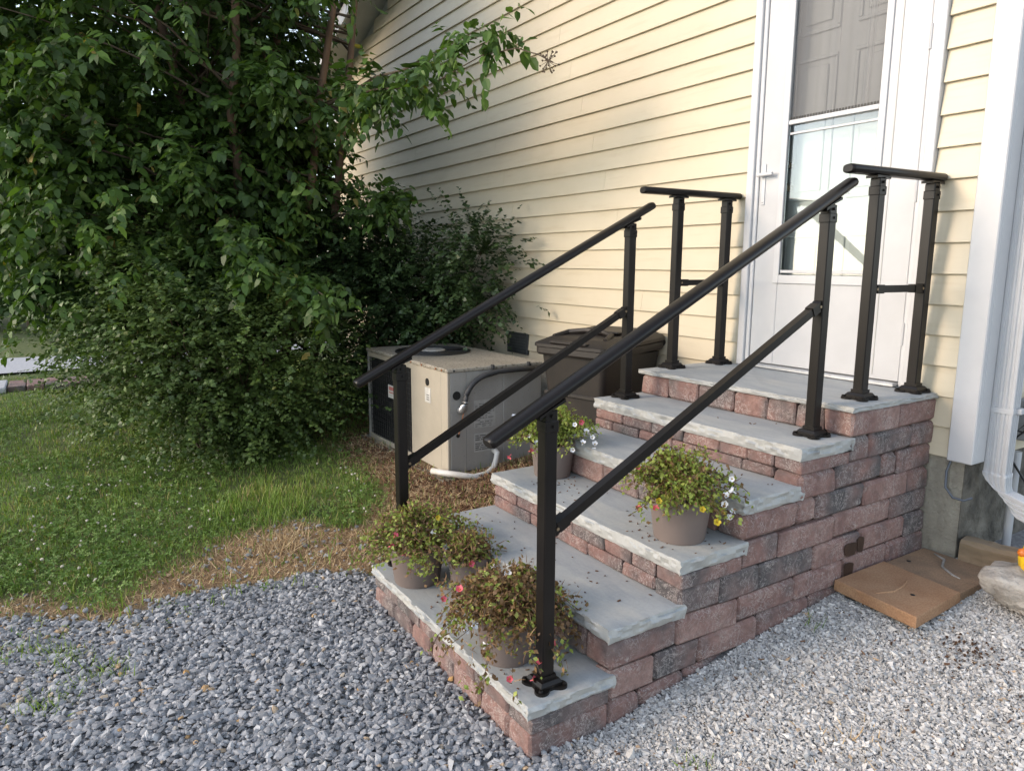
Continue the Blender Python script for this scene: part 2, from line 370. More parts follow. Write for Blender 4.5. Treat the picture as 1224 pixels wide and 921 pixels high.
OCT_F = np.array([(0, 2, 4), (2, 1, 4), (1, 3, 4), (3, 0, 4), (2, 0, 5), (1, 2, 5), (3, 1, 5), (0, 3, 5)])
CUBE_V = np.array([(x, y, z) for x in (-1, 1) for y in (-1, 1) for z in (-1, 1)], float)*.62
CUBE_F = np.array([(0, 1, 3), (0, 3, 2), (4, 6, 7), (4, 7, 5), (0, 4, 5), (0, 5, 1), (2, 3, 7), (2, 7, 6), (0, 2, 6), (0, 6, 4), (1, 5, 7), (1, 7, 3)])
def fnoise(x, y, s=1.0, seed=0.0):
    """cheap smooth 2-d noise for numpy arrays, about -1..1"""
    o = 0
    for k, (a, b, c) in enumerate([(1.0, .37, 1.1), (-.6, 1.21, 2.3), (1.7, 1.3, .4), (-2.3, 1.9, 4.2), (3.1, -2.7, 1.9)]):
        o = o+np.sin((a*x+b*y)*s+c+seed*(1.3+k))*np.cos((b*x-a*y)*s*.8+c*2+seed*(.7+k))/(1+.35*k)
    return o/2.2

# ------------------------------------------------------------------ dimensions of the steps
W = 1.4513; DL = .7596; TD = .3633
ZT = [0, .1719, .3616, .5508, .7354, .9105, 1.06]          # tread tops
CH = .1215; CB = [1.032-CH*k for k in range(10)]           # course boundaries
def yf(k): return -DL-(6-k)*TD                             # front of tread k

# ------------------------------------------------------------------ ground
def ground_h(x, y):
    x = np.asarray(x, float); y = np.asarray(y, float)
    z = np.interp(y, [-30, -2.9, -2.2, -1.7, -.9, -.5, 0, 3], [-.06, -.03, -.035, .035, .13, .17, .2, .22])
    far = np.clip((-x-7)/6, 0, 1); z = z*(1-far)+0.0*far
    b = .012*fnoise(x, y, 2.1)+.02*fnoise(x, y, .7, 2)*np.clip((-x-1.8)/2, 0, 1)
    return z+b
def gravel_edge(y):
    """x of the lawn / gravel border at depth y"""
    return np.interp(y, [-8, -4.5, -4.1, -3.77, -3.4, -3.1, -2.8, -2.5, -2.3], [-3.2, -2.35, -2.15, -1.98, -2.05, -1.98, -1.88, -1.8, -1.5])+.07*fnoise(y*3, y*0, 1.0)
def zones(x, y):
    """weights: gravel, straw, grass (0..1)"""
    x = np.asarray(x, float); y = np.asarray(y, float)
    nz = .16*fnoise(x, y, 3.1, 1)+.08*fnoise(x, y, 9, 4)
    d = gravel_edge(y)-x                                     # >0 on the lawn side
    d = np.where(y > -2.32, np.where(x < -W, .3+np.abs(x+W)*.4+(y+2.32)*.3, -1.0), d)
    d = np.where((x > -W-.0) & (y > -2.65), -1.0, d)
    gr = np.clip(.5-(d+nz*.35)/.10, 0, 1)
    # straw: a strip along the gravel, wider near the steps and round the cabinet
    sw = np.interp(y, [-4.2, -3.7, -3.2, -2.8, -2.4, -2.0, -1.5], [.22, .28, .58, .92, .95, .9, 1.6])
    near_ac = np.clip((y+1.95)/.35, 0, 1)*np.clip((x+4.9)/.5, 0, 1)
    st = np.clip(.5-(d-sw+nz)/.22, 0, 1)
    st = np.maximum(st, near_ac)
    patch = np.clip(1-(((x+2.75)/.28)**2+((y+2.28)/.2)**2), 0, 1)
    st = np.clip(st-2*patch, 0, 1)*(1-gr)
    return gr, st, np.clip(1-gr-st, 0, 1)
xs = np.concatenate([[-120, -70, -45, -30], np.arange(-24, -8, .8), np.arange(-8, 3.01, .1), [4, 6, 10, 20, 45, 90]])
ys = np.concatenate([[-110, -60, -35, -22, -15, -11], np.arange(-8, 1.6, .1), [2.5, 4, 7, 12, 20, 40, 90]])
gx, gy = np.meshgrid(xs, ys, indexing='ij'); gz = ground_h(gx, gy)
V = np.stack([gx, gy, gz], -1).reshape(-1, 3); ny = len(ys)
ii, jj = np.meshgrid(np.arange(len(xs)-1), np.arange(ny-1), indexing='ij'); a = (ii*ny+jj).ravel()
F = np.stack([a, a+ny, a+ny+1, a+1], 1)
def m_ground():
    m, nt, b = new_mat('ground_earth')
    va = N(nt, 'ShaderNodeVertexColor', layer_name='zone'); sx = N(nt, 'ShaderNodeSeparateColor'); nt.links.new(va.outputs[0], sx.inputs[0])
    n = noise(nt, 9, 7, .7); f = noise(nt, 60, 5, .7)
    lawn = ramp(nt, n.outputs[0], [(.35, (.07, .095, .028)), (.6, (.12, .145, .045)), (.75, (.19, .145, .07))])
    straw = ramp(nt, f.outputs[0], [(.3, (.15, .09, .05)), (.7, (.34, .22, .12))])
    grv = ramp(nt, f.outputs[0], [(.3, (.11, .11, .11)), (.7, (.27, .27, .27))])
    c = mixc(nt, sx.outputs[1], lawn.outputs[0], straw.outputs[0]); c = mixc(nt, sx.outputs[0], c, grv.outputs[0])
    nt.links.new(c, b.inputs['Base Color']); b.inputs['Roughness'].default_value = 1; bump(nt, b, f.outputs[0], .6, .015)
    return m
MAT['ground'] = m_ground()
ground = np_mesh('ground', V, F, 'ground', smooth=True)
g_, s_, w_ = zones(V[:, 0], V[:, 1]); g_ = np.where((V[:, 0] > -W-.3) & (V[:, 1] < 3), np.maximum(g_, (V[:, 0] > 0)), g_)
ca = ground.data.color_attributes.new('zone', 'FLOAT_COLOR', 'POINT')
ca.data.foreach_set('color', np.stack([g_, s_, w_, np.ones_like(g_)], 1).astype(np.float32).ravel())
tag(ground, kind='structure')
# far drive and its paved edge
m = MB()
for i in range(40):
    y0 = -26+i; m.add([(-13.3+.15*math.sin(y0*.4), y0, .03), (-11.3+.1*math.sin(y0*.5), y0, .03), (-11.3+.1*math.sin((y0+1)*.5), y0+1, .03), (-13.3+.15*math.sin((y0+1)*.4), y0+1, .03)], [(0, 1, 2, 3)])
MAT['drive'] = simple('far_gravel_drive', (.40, .41, .43), (.5, .5, .51), 30, .95, .4, .01, 40)
drive = m.build('gravel_drive', 'drive'); tag(drive, kind='structure')

# ------------------------------------------------------------------ house
house = thing('house', 'pale yellow sided house wall with white storm door and white corner trim', 'house', loc=(-4, 0, 0))
HP = (-4, 0, 0)
def hb(m, name, mat, smooth=False, parent=None):
    o = m.build(name, mat, None, smooth); o.parent = parent or house; o.matrix_parent_inverse = (parent or house).matrix_world.inverted() if False else Matrix.Translation((4, 0, 0)); return o
XC0, XC1 = -1.292, -.125           # outer edges of the door casing
ZD0, ZD1 = 1.062, 3.62             # door opening
SB, SE = .7325, .1567              # bottom of siding, exposure
def rake_z(x): return 4.28+.34*(x+9.0)
m = MB()
m.box(-8.95, XC0+.05, .012, .16, .2, 4.3); m.box(XC1-.05, .17, .012, .16, SB+.0135, 4.3); m.box(XC0+.05, XC1-.05, .012, .16, ZD1, 4.3); m.box(XC0+.05, XC1-.05, .012, .16, .2, ZD0-.03)
m.add([(-8.95, .012, 4.301), (.17, .012, 4.301), (.17, .012, 7.4), (-8.95, .012, 4.302), (-8.95, .16, 4.301), (.17, .16, 4.301), (.17, .16, 7.4), (-8.95, .16, 4.302)], [(0, 1, 2, 3), (7, 6, 5, 4), (0, 3, 7, 4), (1, 5, 6, 2), (3, 2, 6, 7)])
hb(m, 'wall', 'soffit')
def siding(x0, x1, z0, z1, top=None):
    """one lapped panel, front toward -y; upper left may be cut by the rake"""
    pr = [(-.027, z0+.003), (-.0262, z0), (-.006, z0+.0005), (.011, z0+.004), (.011, z1+.009), (-.0055, z1+.009)]
    m = MB(); m.loft([[(x0, y, z) for y, z in pr], [(x1, y, z) for y, z in pr]]); return m
k = 0; z = SB
while z < 6.6:
    z1 = z+SE; xl = -8.93 if z1 < rake_z(-8.93) else (z1-4.28)/.34-9.0+.02
    segs = []
    if z1 < ZD0 or z > ZD1+.1: segs = [(xl, .088)]
    else: segs = [(xl, XC0-.003), (XC1+.003, .088)]
    for (a, b_) in segs:
        if b_-a < .4: hb(siding(a, b_, z, z1), 'siding_panel', 'siding'); continue
        cuts = [a]; c = a+ (.9+((k*1.37) % 2.9)); 
        while c < b_-.5: cuts.append(c); c += 3.2
        cuts.append(b_)
        for i in range(len(cuts)-1): hb(siding(cuts[i]+.0009, cuts[i+1]-.0009, z+.0005*(i % 2), z1), 'siding_panel', 'siding')
    z = z1; k += 1
# corner board
m = MB(); m.cbox(.089, .212, -.040, -.002, .722, 6.9, .005); m.cbox(.1865, .2115, -.0019, .095, .722, 6.9, .004)
hb(m, 'corner_board', 'white_trim')
m = MB(); m.cbox(-9.03, -8.93, -.03, .2, .65, 4.25, .004); hb(m, 'corner_board', 'white_trim')
# side wall (faces +x) behind the downspout
m = MB(); m.box(.02, .17, .161, 6.0, SB+.0135, 7.3); hb(m, 'wall', 'soffit')
z = SB; k = 0
while z < 5.2:
    pr = [(.200, z), (.184, z+SE+.012), (.170, z+SE+.012), (.170, z+.004), (.188, z)]
    m = MB(); m.loft([[(x, .096, zz) for x, zz in pr], [(x, 5.9, zz) for x, zz in pr]]); hb(m, 'siding_panel', 'siding'); z += SE; k += 1
# foundation
m = MB(); nx = 0
pts = [(-8.9, 0), (.165, 0)]
m.box(-8.9, .165, -.006, .19, -.4, SB+.012); hb(m, 'foundation', 'parge')
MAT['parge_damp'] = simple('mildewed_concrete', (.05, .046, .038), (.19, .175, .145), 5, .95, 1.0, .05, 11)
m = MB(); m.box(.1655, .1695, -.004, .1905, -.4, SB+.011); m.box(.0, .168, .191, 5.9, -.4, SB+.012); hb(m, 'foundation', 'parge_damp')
# dark vent low in the wall
m = MB(); m.cbox(-4.16, -3.80, -.036, -.015, .845, 1.05, .004); v_ = hb(m, 'vent', 'boxgrey')
MAT['ventdark'] = simple('dark_vent', (.03, .034, .036), (.045, .05, .05), 20, .6)
v_.data.materials[0] = MAT['ventdark']
for i in range(6):
    m = MB(); m.box(-4.14, -3.82, -.043, -.037, .865+i*.028, .876+i*.028); hb(m, 'vent_slat', 'boxgrey').data.materials[0] = MAT['ventdark']
# rake: soffit, fascia and shingles running up to the right
m = MB(); a, b_ = -9.45, .6
def rk(x, dz): return rake_z(x)+dz
m.add([(a, -.38, rk(a, -.01)), (b_, -.38, rk(b_, -.01)), (b_, .02, rk(b_, -.01)), (a, .02, rk(a, -.01)), (a, -.38, rk(a, .03)), (b_, -.38, rk(b_, .03)), (b_, .02, rk(b_, .03)), (a, .02, rk(a, .03))], [(0, 1, 2, 3), (4, 7, 6, 5), (0, 4, 5, 1), (2, 6, 7, 3), (0, 3, 7, 4), (1, 5, 6, 2)])
hb(m, 'soffit', 'soffit')
m = MB(); m.add([(a, -.41, rk(a, -.06)), (b_, -.41, rk(b_, -.06)), (b_, -.382, rk(b_, -.06)), (a, -.382, rk(a, -.06)), (a, -.41, rk(a, .12)), (b_, -.41, rk(b_, .12)), (b_, -.382, rk(b_, .12)), (a, -.382, rk(a, .12))], [(0, 1, 2, 3), (4, 7, 6, 5), (0, 4, 5, 1), (2, 6, 7, 3), (0, 3, 7, 4), (1, 5, 6, 2)])
hb(m, 'fascia', 'white_trim')
m = MB(); m.add([(a-.05, -.45, rk(a, .13)), (b_, -.45, rk(b_, .13)), (b_, 5, rk(b_, .13)), (a-.05, 5, rk(a, .13)), (a-.05, -.45, rk(a, .17)), (b_, -.45, rk(b_, .17)), (b_, 5, rk(b_, .17)), (a-.05, 5, rk(a, .17))], [(0, 1, 2, 3), (4, 7, 6, 5), (0, 4, 5, 1), (2, 6, 7, 3), (0, 3, 7, 4), (1, 5, 6, 2)])
hb(m, 'roof', 'shingle')
# ---- door: casing, storm door, entry door
m = MB()
m.cbox(XC0, XC0+.052, -.046, .02, ZD0+.001, ZD1+.08, .004); m.cbox(XC0+.0525, XC0+.082, -.028, .05, ZD0+.001, ZD1, .004)
m.cbox(XC1-.052, XC1, -.046, .02, ZD0+.001, ZD1+.08, .004); m.cbox(XC1-.082, XC1-.0525, -.028, .05, ZD0+.001, ZD1, .004)
m.cbox(XC0+.0525, XC1-.0525, -.041, .02, ZD1+.001, ZD1+.081, .004)
hb(m, 'door_casing', 'white_trim')
m = MB(); m.cbox(XC0+.083, XC1-.083, -.07, .11, ZD0+.0005, ZD0+.022, .004); hb(m, 'door_sill', 'galv')
X0, X1 = XC0+.086, XC1-.086; GX0, GX1 = -1.028, -.438
m = MB(); yd0, yd1 = -.020, .012
m.cbox(X0, GX0, yd0, yd1, ZD0+.026, ZD1-.01, .003); m.cbox(GX1, X1, yd0, yd1, ZD0+.026, ZD1-.01, .003)
m.cbox(GX0+.0003, GX1-.0003, yd0+.001, yd1-.001, ZD0+.0262, 1.622, .003); m.cbox(GX0+.0003, GX1-.0003, yd0+.001, yd1-.001, 3.46, ZD1-.011, .003)
storm = hb(m, 'storm_door', 'white')
def sd(m, name, mat): 
    o = m.build(name, mat); o.parent = storm; o.matrix_parent_inverse = Matrix.Translation((4, 0, 0)) @ Matrix.Identity(4); o.matrix_parent_inverse = storm.matrix_world.inverted(); return o
storm.matrix_parent_inverse = Matrix.Translation((4, 0, 0))
m = MB()                                                   # raised glazing frame
for (x0, x1, z0, z1) in ((GX0-.028, GX0+.012, 1.60, 3.48), (GX1-.012, GX1+.028, 1.60, 3.48)): m.cbox(x0, x1, -.030, -.0205, z0, z1, .003)
m.cbox(GX0+.0125, GX1-.0125, -.030, -.0205, 1.60, 1.652, .003)
sd(m, 'glazing_frame', 'white_trim')
m = MB(); m.cbox(GX0+.013, GX1-.013, -.026, .0, 2.545, 2.572, .003); sd(m, 'sash_rail', 'white_trim')
m = MB(); m.cbox(GX0+.013, GX1-.013, -.012, -.004, 2.488, 2.502, .002); sd(m, 'sash_rail', 'white_trim')
m = MB(); m.cbox(GX0+.013, GX1-.013, -.018, -.006, 1.664, 1.682, .002); sd(m, 'sash_rail', 'white_trim')
def m_glass():
    m, nt, b = new_mat('storm_glass'); nt.nodes.remove(b)
    gl = N(nt, 'ShaderNodeBsdfGlossy'); gl.inputs['Roughness'].default_value = .02; gl.inputs['Color'].default_value = (.9, .95, 1, 1)
    tr = N(nt, 'ShaderNodeBsdfTransparent'); tr.inputs[0].default_value = (.92, .945, .945, 1)
    fr = N(nt, 'ShaderNodeFresnel'); fr.inputs[0].default_value = 1.5; mx = N(nt, 'ShaderNodeMixShader')
    mu = N(nt, 'ShaderNodeMath', operation='MULTIPLY_ADD'); mu.inputs[1].default_value = 1.0; mu.inputs[2].default_value = .0; nt.links.new(fr.outputs[0], mu.inputs[0])
    nt.links.new(mu.outputs[0], mx.inputs[0]); nt.links.new(tr.outputs[0], mx.inputs[1]); nt.links.new(gl.outputs[0], mx.inputs[2])
    nt.links.new(mx.outputs[0], nt.nodes['Material Output'].inputs[0]); return m
MAT['glass'] = m_glass()
def m_screen():
    m, nt, b = new_mat('insect_screen'); b.inputs['Base Color'].default_value = (.15, .15, .155, 1); b.inputs['Roughness'].default_value = .6
    tr = N(nt, 'ShaderNodeBsdfTransparent'); mx = N(nt, 'ShaderNodeMixShader'); n = noise(nt, 5, 3, .5, (1, 1, .08))
    r = ramp(nt, n.outputs[0], [(.35, (.54, .54, .54)), (.65, (.68, .68, .68))])
    nt.links.new(r.outputs[0], mx.inputs[0]); nt.links.new(tr.outputs[0], mx.inputs[1]); nt.links.new(b.outputs[0], mx.inputs[2])
    nt.links.new(mx.outputs[0], nt.nodes['Material Output'].inputs[0]); return m
MAT['screen'] = m_screen()
m = MB(); m.box(GX0+.005, GX1-.005, .0, .003, 1.625, 2.56); sd(m, 'glass_pane', 'glass')
m = MB(); nxs = 44                                           # rippled screen
ring0, ring1 = [], []
for i in range(nxs+1):
    x = GX0+.008+(GX1-GX0-.016)*i/nxs; w = .004*math.sin(i*1.25)+.003*math.sin(i*.53+1)
    ring0.append((x, -.008+w, 2.575)); ring1.append((x, -.006+w*.35, 3.465))
m.loft([ring0, ring1], cap=False, closed=False); sd(m, 'insect_screen', 'screen')
m = MB(); 
for i in range(30): m.box(GX0+.014+i*.0187, GX0+.026+i*.0187, -.0135, -.0115, 2.573, 2.590)
sd(m, 'screen_hem', 'black')
m = MB()                                                   # pull handle with plate
m.cbox(-1.186, -1.160, -.0265, -.0203, 2.085, 2.335, .002); m.cbox(-1.204, -1.085, -.066, -.046, 2.258, 2.279, .005); m.cbox(-1.180, -1.166, -.05, -.026, 2.258, 2.28, .003)
hd = sd(m, 'handle', 'white_trim')
m = MB(); m.cbox(-1.176, -1.170, -.0275, -.0262, 2.097, 2.103, .001); sd(m, 'keyhole', 'black')
for zz in (1.35, 2.1, 2.85):
    m = MB(); m.tube([(X1+.006, -.028, zz-.06), (X1+.006, -.028, zz+.06)], .008, 8); sd(m, 'hinge', 'white_trim')
m = MB(); m.cbox(GX1+.075, GX1+.08, -.0225, -.0205, ZD0+.05, ZD1-.03, .0008); sd(m, 'stile_groove', 'soffit')
# entry door behind
ye = .085
m = MB(); m.cbox(X0-.02, X1+.02, ye, ye+.045, ZD0+.024, ZD1-.002, .003)
entry = hb(m, 'entry_door', 'door_white'); entry.matrix_parent_inverse = Matrix.Translation((4, 0, 0))
def ed(m, name, mat, smooth=False): 
    o = m.build(name, mat, None, smooth); o.parent = entry; o.matrix_parent_inverse = Matrix.Identity(4); return o
mid = (GX0+GX1)/2
for (z0, z1) in ((1.30, 1.90), (2.10, 2.93), (3.06, 3.40)):
    for (x0, x1) in ((-1.075, mid-.055), (mid+.055, -.385)):
        m = MB()
        for (a0, a1, b0, b1) in ((x0, x1, z0, z0+.022), (x0, x1, z1-.022, z1)): m.cbox(a0, a1, ye-.010, ye-.0004, b0, b1, .004)
        m.cbox(x0, x0+.022, ye-.0095, ye-.0004, z0+.0225, z1-.0225, .004); m.cbox(x1-.022, x1, ye-.0095, ye-.0004, z0+.0225, z1-.0225, .004)
        m.cbox(x0+.055, x1-.055, ye-.008, ye-.0004, z0+.055, z1-.055, .005); ed(m, 'door_panel', 'door_white')
m = MB(); m.lathe([(0.001, 0), (.022, 0), (.024, .012), (.012, .02), (.012, .034), (.026, .044), (.03, .058), (.022, .072), (.001, .075)], n=16)
for zz, sc in ((2.185, 1), (2.32, .8)):
    mm = MB(); mm.v = [(-1.055+x*sc, ye-.001-z_*sc*.8, zz+y*sc) for x, y, z_ in m.v]; mm.f = list(m.f); ed(mm, 'door_knob', 'bolt', True)

# ------------------------------------------------------------------ brick steps
steps = thing('brick_steps', 'tumbled block entry steps with bluestone slab treads below the white door', 'steps')
def brick(x0, x1, y0, y1, z0, z1, c=.010):
    m = MB(); g = .0035; th = z1-z0 < .08; m.cbox(x0+g*.5, x1-g*.5, y0, y1, z0+g*.5, z1-g*.5, c*(.6 if th else 1), .0013 if th else .0028)
    cx = ((x0+x1)/2, (y0+y1)/2, (z0+z1)/2); return m.build('brick', 'brick', steps, loc=cx)
BD = .095                                                    # brick depth into the wall
def fit(a, b, mn=.18, mx=.30):
    out = [a]
    while b-out[-1] > mx+.06: out.append(out[-1]+random.uniform(mn, mx))
    if b-out[-1] > mx: out.append((out[-1]+b)/2)
    out.append(b); return out
# right side wall, course by course (joints read along the depth of the steps)
side = {0: (-DL, [-.359]), 1: (-DL, [-.593, -.209]), 2: (yf(5), [-.855, -.465, -.329]), 3: (yf(4), [-1.124, -.981, -.605, -.226]), 4: (yf(4), [-1.246, -.843, -.353]),
        5: (yf(3), [-1.611, -1.364, -.98, -.609, -.202]), 6: (yf(2), [-1.856, -1.495, -1.105, -.738, -.35]), 7: (yf(2), [-1.974, -1.725, -1.353, -.984, -.596, -.25]), 8: (yf(2), [-2.05, -1.8, -1.5, -1.2, -.9, -.6, -.3])}
for c, (ys_, js) in side.items():
    cut = [ys_]+js+[-.008]
    for i in range(len(cut)-1):
        dx = random.uniform(-.004, .004)
        first = (i == 0)
        brick(-(.155 if first and c in (0, 2, 3, 5, 6) else BD), dx, cut[i], cut[i+1], CB[c+1], CB[c], .012)
# half course under tread slabs 5 and 3, and the bottom step's return
for (k, zlo, zhi) in ((5, CB[2], .850), (3, CB[5], .490)): brick(-.15, .002, yf(k), yf(k+1)-.003, zlo, zhi, .009)
brick(-.15, .001, yf(1)+.001, yf(2)-.002, .060, .1195, .009); brick(-.15, .0, yf(1)+.002, yf(2)-.003, -.061, .0595, .010)
# front risers
def riser(k, rows, xjs, left=-W+.012):
    for (z0, z1), xj in zip(rows, xjs):
        cut = [left]+xj+[None]
        for i in range(len(cut)-1):
            x1 = cut[i+1]; 
            if x1 is None:
                if rows_end is None: continue
                x1 = rows_end
            brick(cut[i], x1, yf(k)+random.uniform(-.003, .003), yf(k)+BD, z0, z1, .010)
rows_end = -.156
riser(6, [(CB[1], CB[0])], [[-1.203, -.961, -.701, -.481, -.31]])
riser(4, [(ZT[3], .6675)], [[-1.22, -.93, -.66, -.41]])
riser(2, [(ZT[1], .303)], [[-1.2, -.95, -.68, -.45]])
rows_end = -.151
riser(5, [(CB[2], .850), (ZT[4], CB[2])], [[-1.197, -.959, -.72, -.475, -.30], [-1.28, -1.06, -.80, -.56, -.331]])
riser(3, [(CB[5], .490), (ZT[2], CB[5])], [[-1.21, -.97, -.716, -.479, -.30], [-1.08, -.84, -.6, -.356]])
riser(1, [(.060, .1195), (-.061, .0595)], [[-1.15, -.904, -.64, -.40], [-1.2, -1.0, -.793, -.578, -.36]])
# left side wall (plain courses)
for c, k in ((0, 6), (1, 6), (2, 5), (3, 4), (4, 4), (5, 3), (6, 2), (7, 2), (8, 2)):
    cut = fit(yf(k)+BD+.001, -.01, .2, .34)
    for i in range(len(cut)-1): brick(-W+.012, -W+.012+BD, cut[i], cut[i+1], CB[c+1], CB[c], .011)
for (k, zlo, zhi) in ((5, CB[2], .850), (3, CB[5], .490), (1, .06, .1195), (1, -.061, .0595)): brick(-W+.012, -W+.012+BD, yf(k)+BD+.001, yf(k+1)-.002, zlo, zhi)
# solid fill behind the blocks
m = MB()
for k in range(1, 7):
    zt = {1: .119, 2: .302, 3: .489, 4: .667, 5: .849, 6: 1.031}[k]; y1 = (yf(k+1)+.02 if k < 6 else -.02)
    m.box(-W+.06, -.03, yf(k)+.05, y1, -.2+k*.002, zt-.002)
m.build('mortar_fill', 'soil', steps)
# slabs with split rock-face edges
def slab(x0, x1, y0, y1, zt, th, amp=.008, name='tread_slab', rot=0.0, seed=0):
    st = .014; per = []
    def edge(a, b, nrm):
        n = max(2, int(round(math.dist(a, b)/st)))
        for i in range(n): per.append(((a[0]+(b[0]-a[0])*i/n, a[1]+(b[1]-a[1])*i/n), nrm))
    edge((x0, y0), (x1, y0), (0, -1)); edge((x1, y0), (x1, y1), (1, 0)); edge((x1, y1), (x0, y1), (0, 1)); edge((x0, y1), (x0, y0), (-1, 0))
    lv = [0, -.12, -.32, -.55, -.78, -1.0]; rings = []
    for li, l in enumerate(lv):
        ring = []
        for (px, py), nm in per:
            s = px*nm[1]+py*nm[0]
            n1 = mnoise.noise(Vector((px*9+seed*7, py*9, l*2.2+seed))); n2 = mnoise.noise(Vector((px*31, py*31+seed, l*4)))
            prof = math.sin(math.pi*min(1, max(0, -l*.85+.12)))*.9
            n3 = mnoise.noise(Vector((px*22+seed, py*22, l*7+seed*2))); o = amp*(n1*1.0+n2*.6+n3*.9)*(0.45+prof)-amp*.25
            if li == 0: o = -amp*.45+amp*.55*n1
            if li == len(lv)-1: o -= amp*.6
            zz = zt+l*th+(0.0018*n2 if li == 0 else (th*.22*n1+th*.1*n3 if li < len(lv)-1 else 0))
            ring.append((px+nm[0]*o, py+nm[1]*o, zz))
        rings.append(ring)
    m = MB(); m.loft(rings); o = m.build(name, 'slab', steps, loc=((x0+x1)/2, (y0+y1)/2, zt)); return auto_smooth(o, 14)
for k in range(1, 6):
    th = {1: .052, 2: .058, 3: .060, 4: .066, 5: .060}[k]
    slab(-W, .004, yf(k)-.012, yf(k+1)+.03, ZT[k], th, .0105, seed=k*3.1)
slab(-W-.0, .008, -DL-.012, -.012, ZT[6], .027, .007, 'landing_slab', seed=40)
# damp dark patch running over two side blocks
for (y0, y1, z0, z1) in ((-.735, -.66, .195, .285), (-.745, -.645, .315, .385), (-.64, -.585, .315, .40)):
    m = MB(); rg = []
    for kx in (.0052, .0062):
        rg.append([(kx, (y0+y1)/2+(y1-y0)/2*math.copysign(abs(math.cos(a_))**.6, math.cos(a_))*(1+.12*math.sin(3*a_)), (z0+z1)/2+(z1-z0)/2*math.copysign(abs(math.sin(a_))**.6, math.sin(a_))*(1+.1*math.cos(2*a_+1))) for a_ in [2*math.pi*i/28 for i in range(28)]])
    m.loft(rg); m.build('damp_stain', 'wet', steps)

# ------------------------------------------------------------------ railings
PW = .026                                                   # half width of a post
OVAL = []
for i in range(20):
    a_ = 2*math.pi*i/20; cx_, sy_ = math.cos(a_), math.sin(a_)
    OVAL.append((math.copysign(abs(cx_)**.75, cx_)*.034, math.copysign(abs(sy_)**.75, sy_)*.0215))
SQ = [(-.0175, -.0175), (.0175, -.0175), (.0175, .0175), (-.0175, .0175)]
def post(root, x, y, z0, z1, slope):
    """post with skirted base plate, ears, and a saddle bracket under the rail; slope = dz/dy of the rail"""
    m = MB(); m.cbox(x-PW, x+PW, y-PW, y+PW, z0+.01, z1-.03, .004); po = m.build('post', 'metal', root)
    m = MB(); h = .049
    def sq(r, z, n=4): return [(x-r, y-r, z), (x+r, y-r, z), (x+r, y+r, z), (x-r, y+r, z)]
    m.loft([sq(h, z0+.012), sq(h, z0+.022), sq(.040, z0+.034), sq(.031, z0+.036), sq(.031, z0+.05)])
    # flange plate with four rounded ears
    ring = []
    for i in range(64):
        a_ = 2*math.pi*i/64; c4 = abs(math.sin(2*a_)); rr = .050+.038*max(0, c4-.35)**1.1/.65
        ring.append((x+rr*math.cos(a_), y+rr*math.sin(a_)))
    m.loft([[(a, b, z0+.0008) for a, b in ring], [(a, b, z0+.0115) for a, b in ring]]); m.build('base_plate', 'metal', po)
    for sx in (-1, 1):
        for sy in (-1, 1):
            m = MB(); m.lathe([(.0085, 0), (.0085, .006), (.005, .009)], (x+sx*.0535, y+sy*.0535, z0+.0117), 8); m.build('bolt', 'metal', po)
    # cap collar and bracket
    m = MB(); m.cbox(x-PW-.003, x+PW+.003, y-PW-.003, y+PW+.003, z1-.11, z1-.068, .003)
    m.cbox(x-PW+.004, x+PW-.004, y-PW+.004, y+PW-.004, z1-.069, z1-.035, .003); m.build('collar', 'metal', po)
    m = MB(); t = .055
    m.loft([[(x+sx*.03, y+d, z1-.028+slope*d-(.006 if abs(d) > .03 else .0)) for sx in (-1, 1)]+[(x+sx*.03, y+d, z1-.021+slope*d) for sx in (1, -1)] for d in (-t, 0, t)])
    m.cbox(x-.012, x+.012, y-.012, y+.012, z1-.06, z1-.026, .002); m.build('bracket', 'metal', po)
    for sx in (-1, 1):
        m = MB(); m.tube([(x+sx*(PW+.002), y, z1-.05), (x+sx*(PW+.009), y, z1-.05)], .007, 8); m.build('bolt', 'metal', po)
        m = MB(); m.tube([(x+sx*(PW+.003), y+.004, z1-.088), (x+sx*(PW+.009), y+.004, z1-.088)], .0055, 8); m.build('bolt', 'metal', po)
    return po
def oval_rail(root, p0, p1):
    m = MB(); p0, p1 = Vector(p0), Vector(p1); d = (p1-p0).normalized()
    rs = [.72, .93, 1, 1, .93, .72]; pts = [p0, p0+d*.006, p0+d*.014, p1-d*.014, p1-d*.006, p1]
    m.tube(pts, rs, prof=OVAL); o = m.build('handrail', 'metal', root); return auto_smooth(o, 40)
def low_rail(root, p0, p1):
    m = MB(); m.tube([p0, p1], 1.0, prof=SQ); lr = m.build('lower_rail', 'metal', root)
    p0, p1 = Vector(p0), Vector(p1); d = (p1-p0).normalized()
    for p, s in ((p0, 1), (p1, -1)):
        m = MB(); m.tube([p+d*s*.012, p+d*s*.062], 1.22, prof=SQ); m.build('bracket', 'metal', lr)
        m = MB(); m.tube([p-d*s*.004+Vector((-.018, 0, 0)), p-d*s*.004+Vector((.018, 0, 0))], .024, 14); m.build('hinge_disc', 'metal', lr)
        m = MB(); q = p+d*s*.006; m.tube([q+Vector((.0185, 0, 0)), q+Vector((.024, 0, 0))], .007, 8); m.build('bolt', 'bolt', lr)
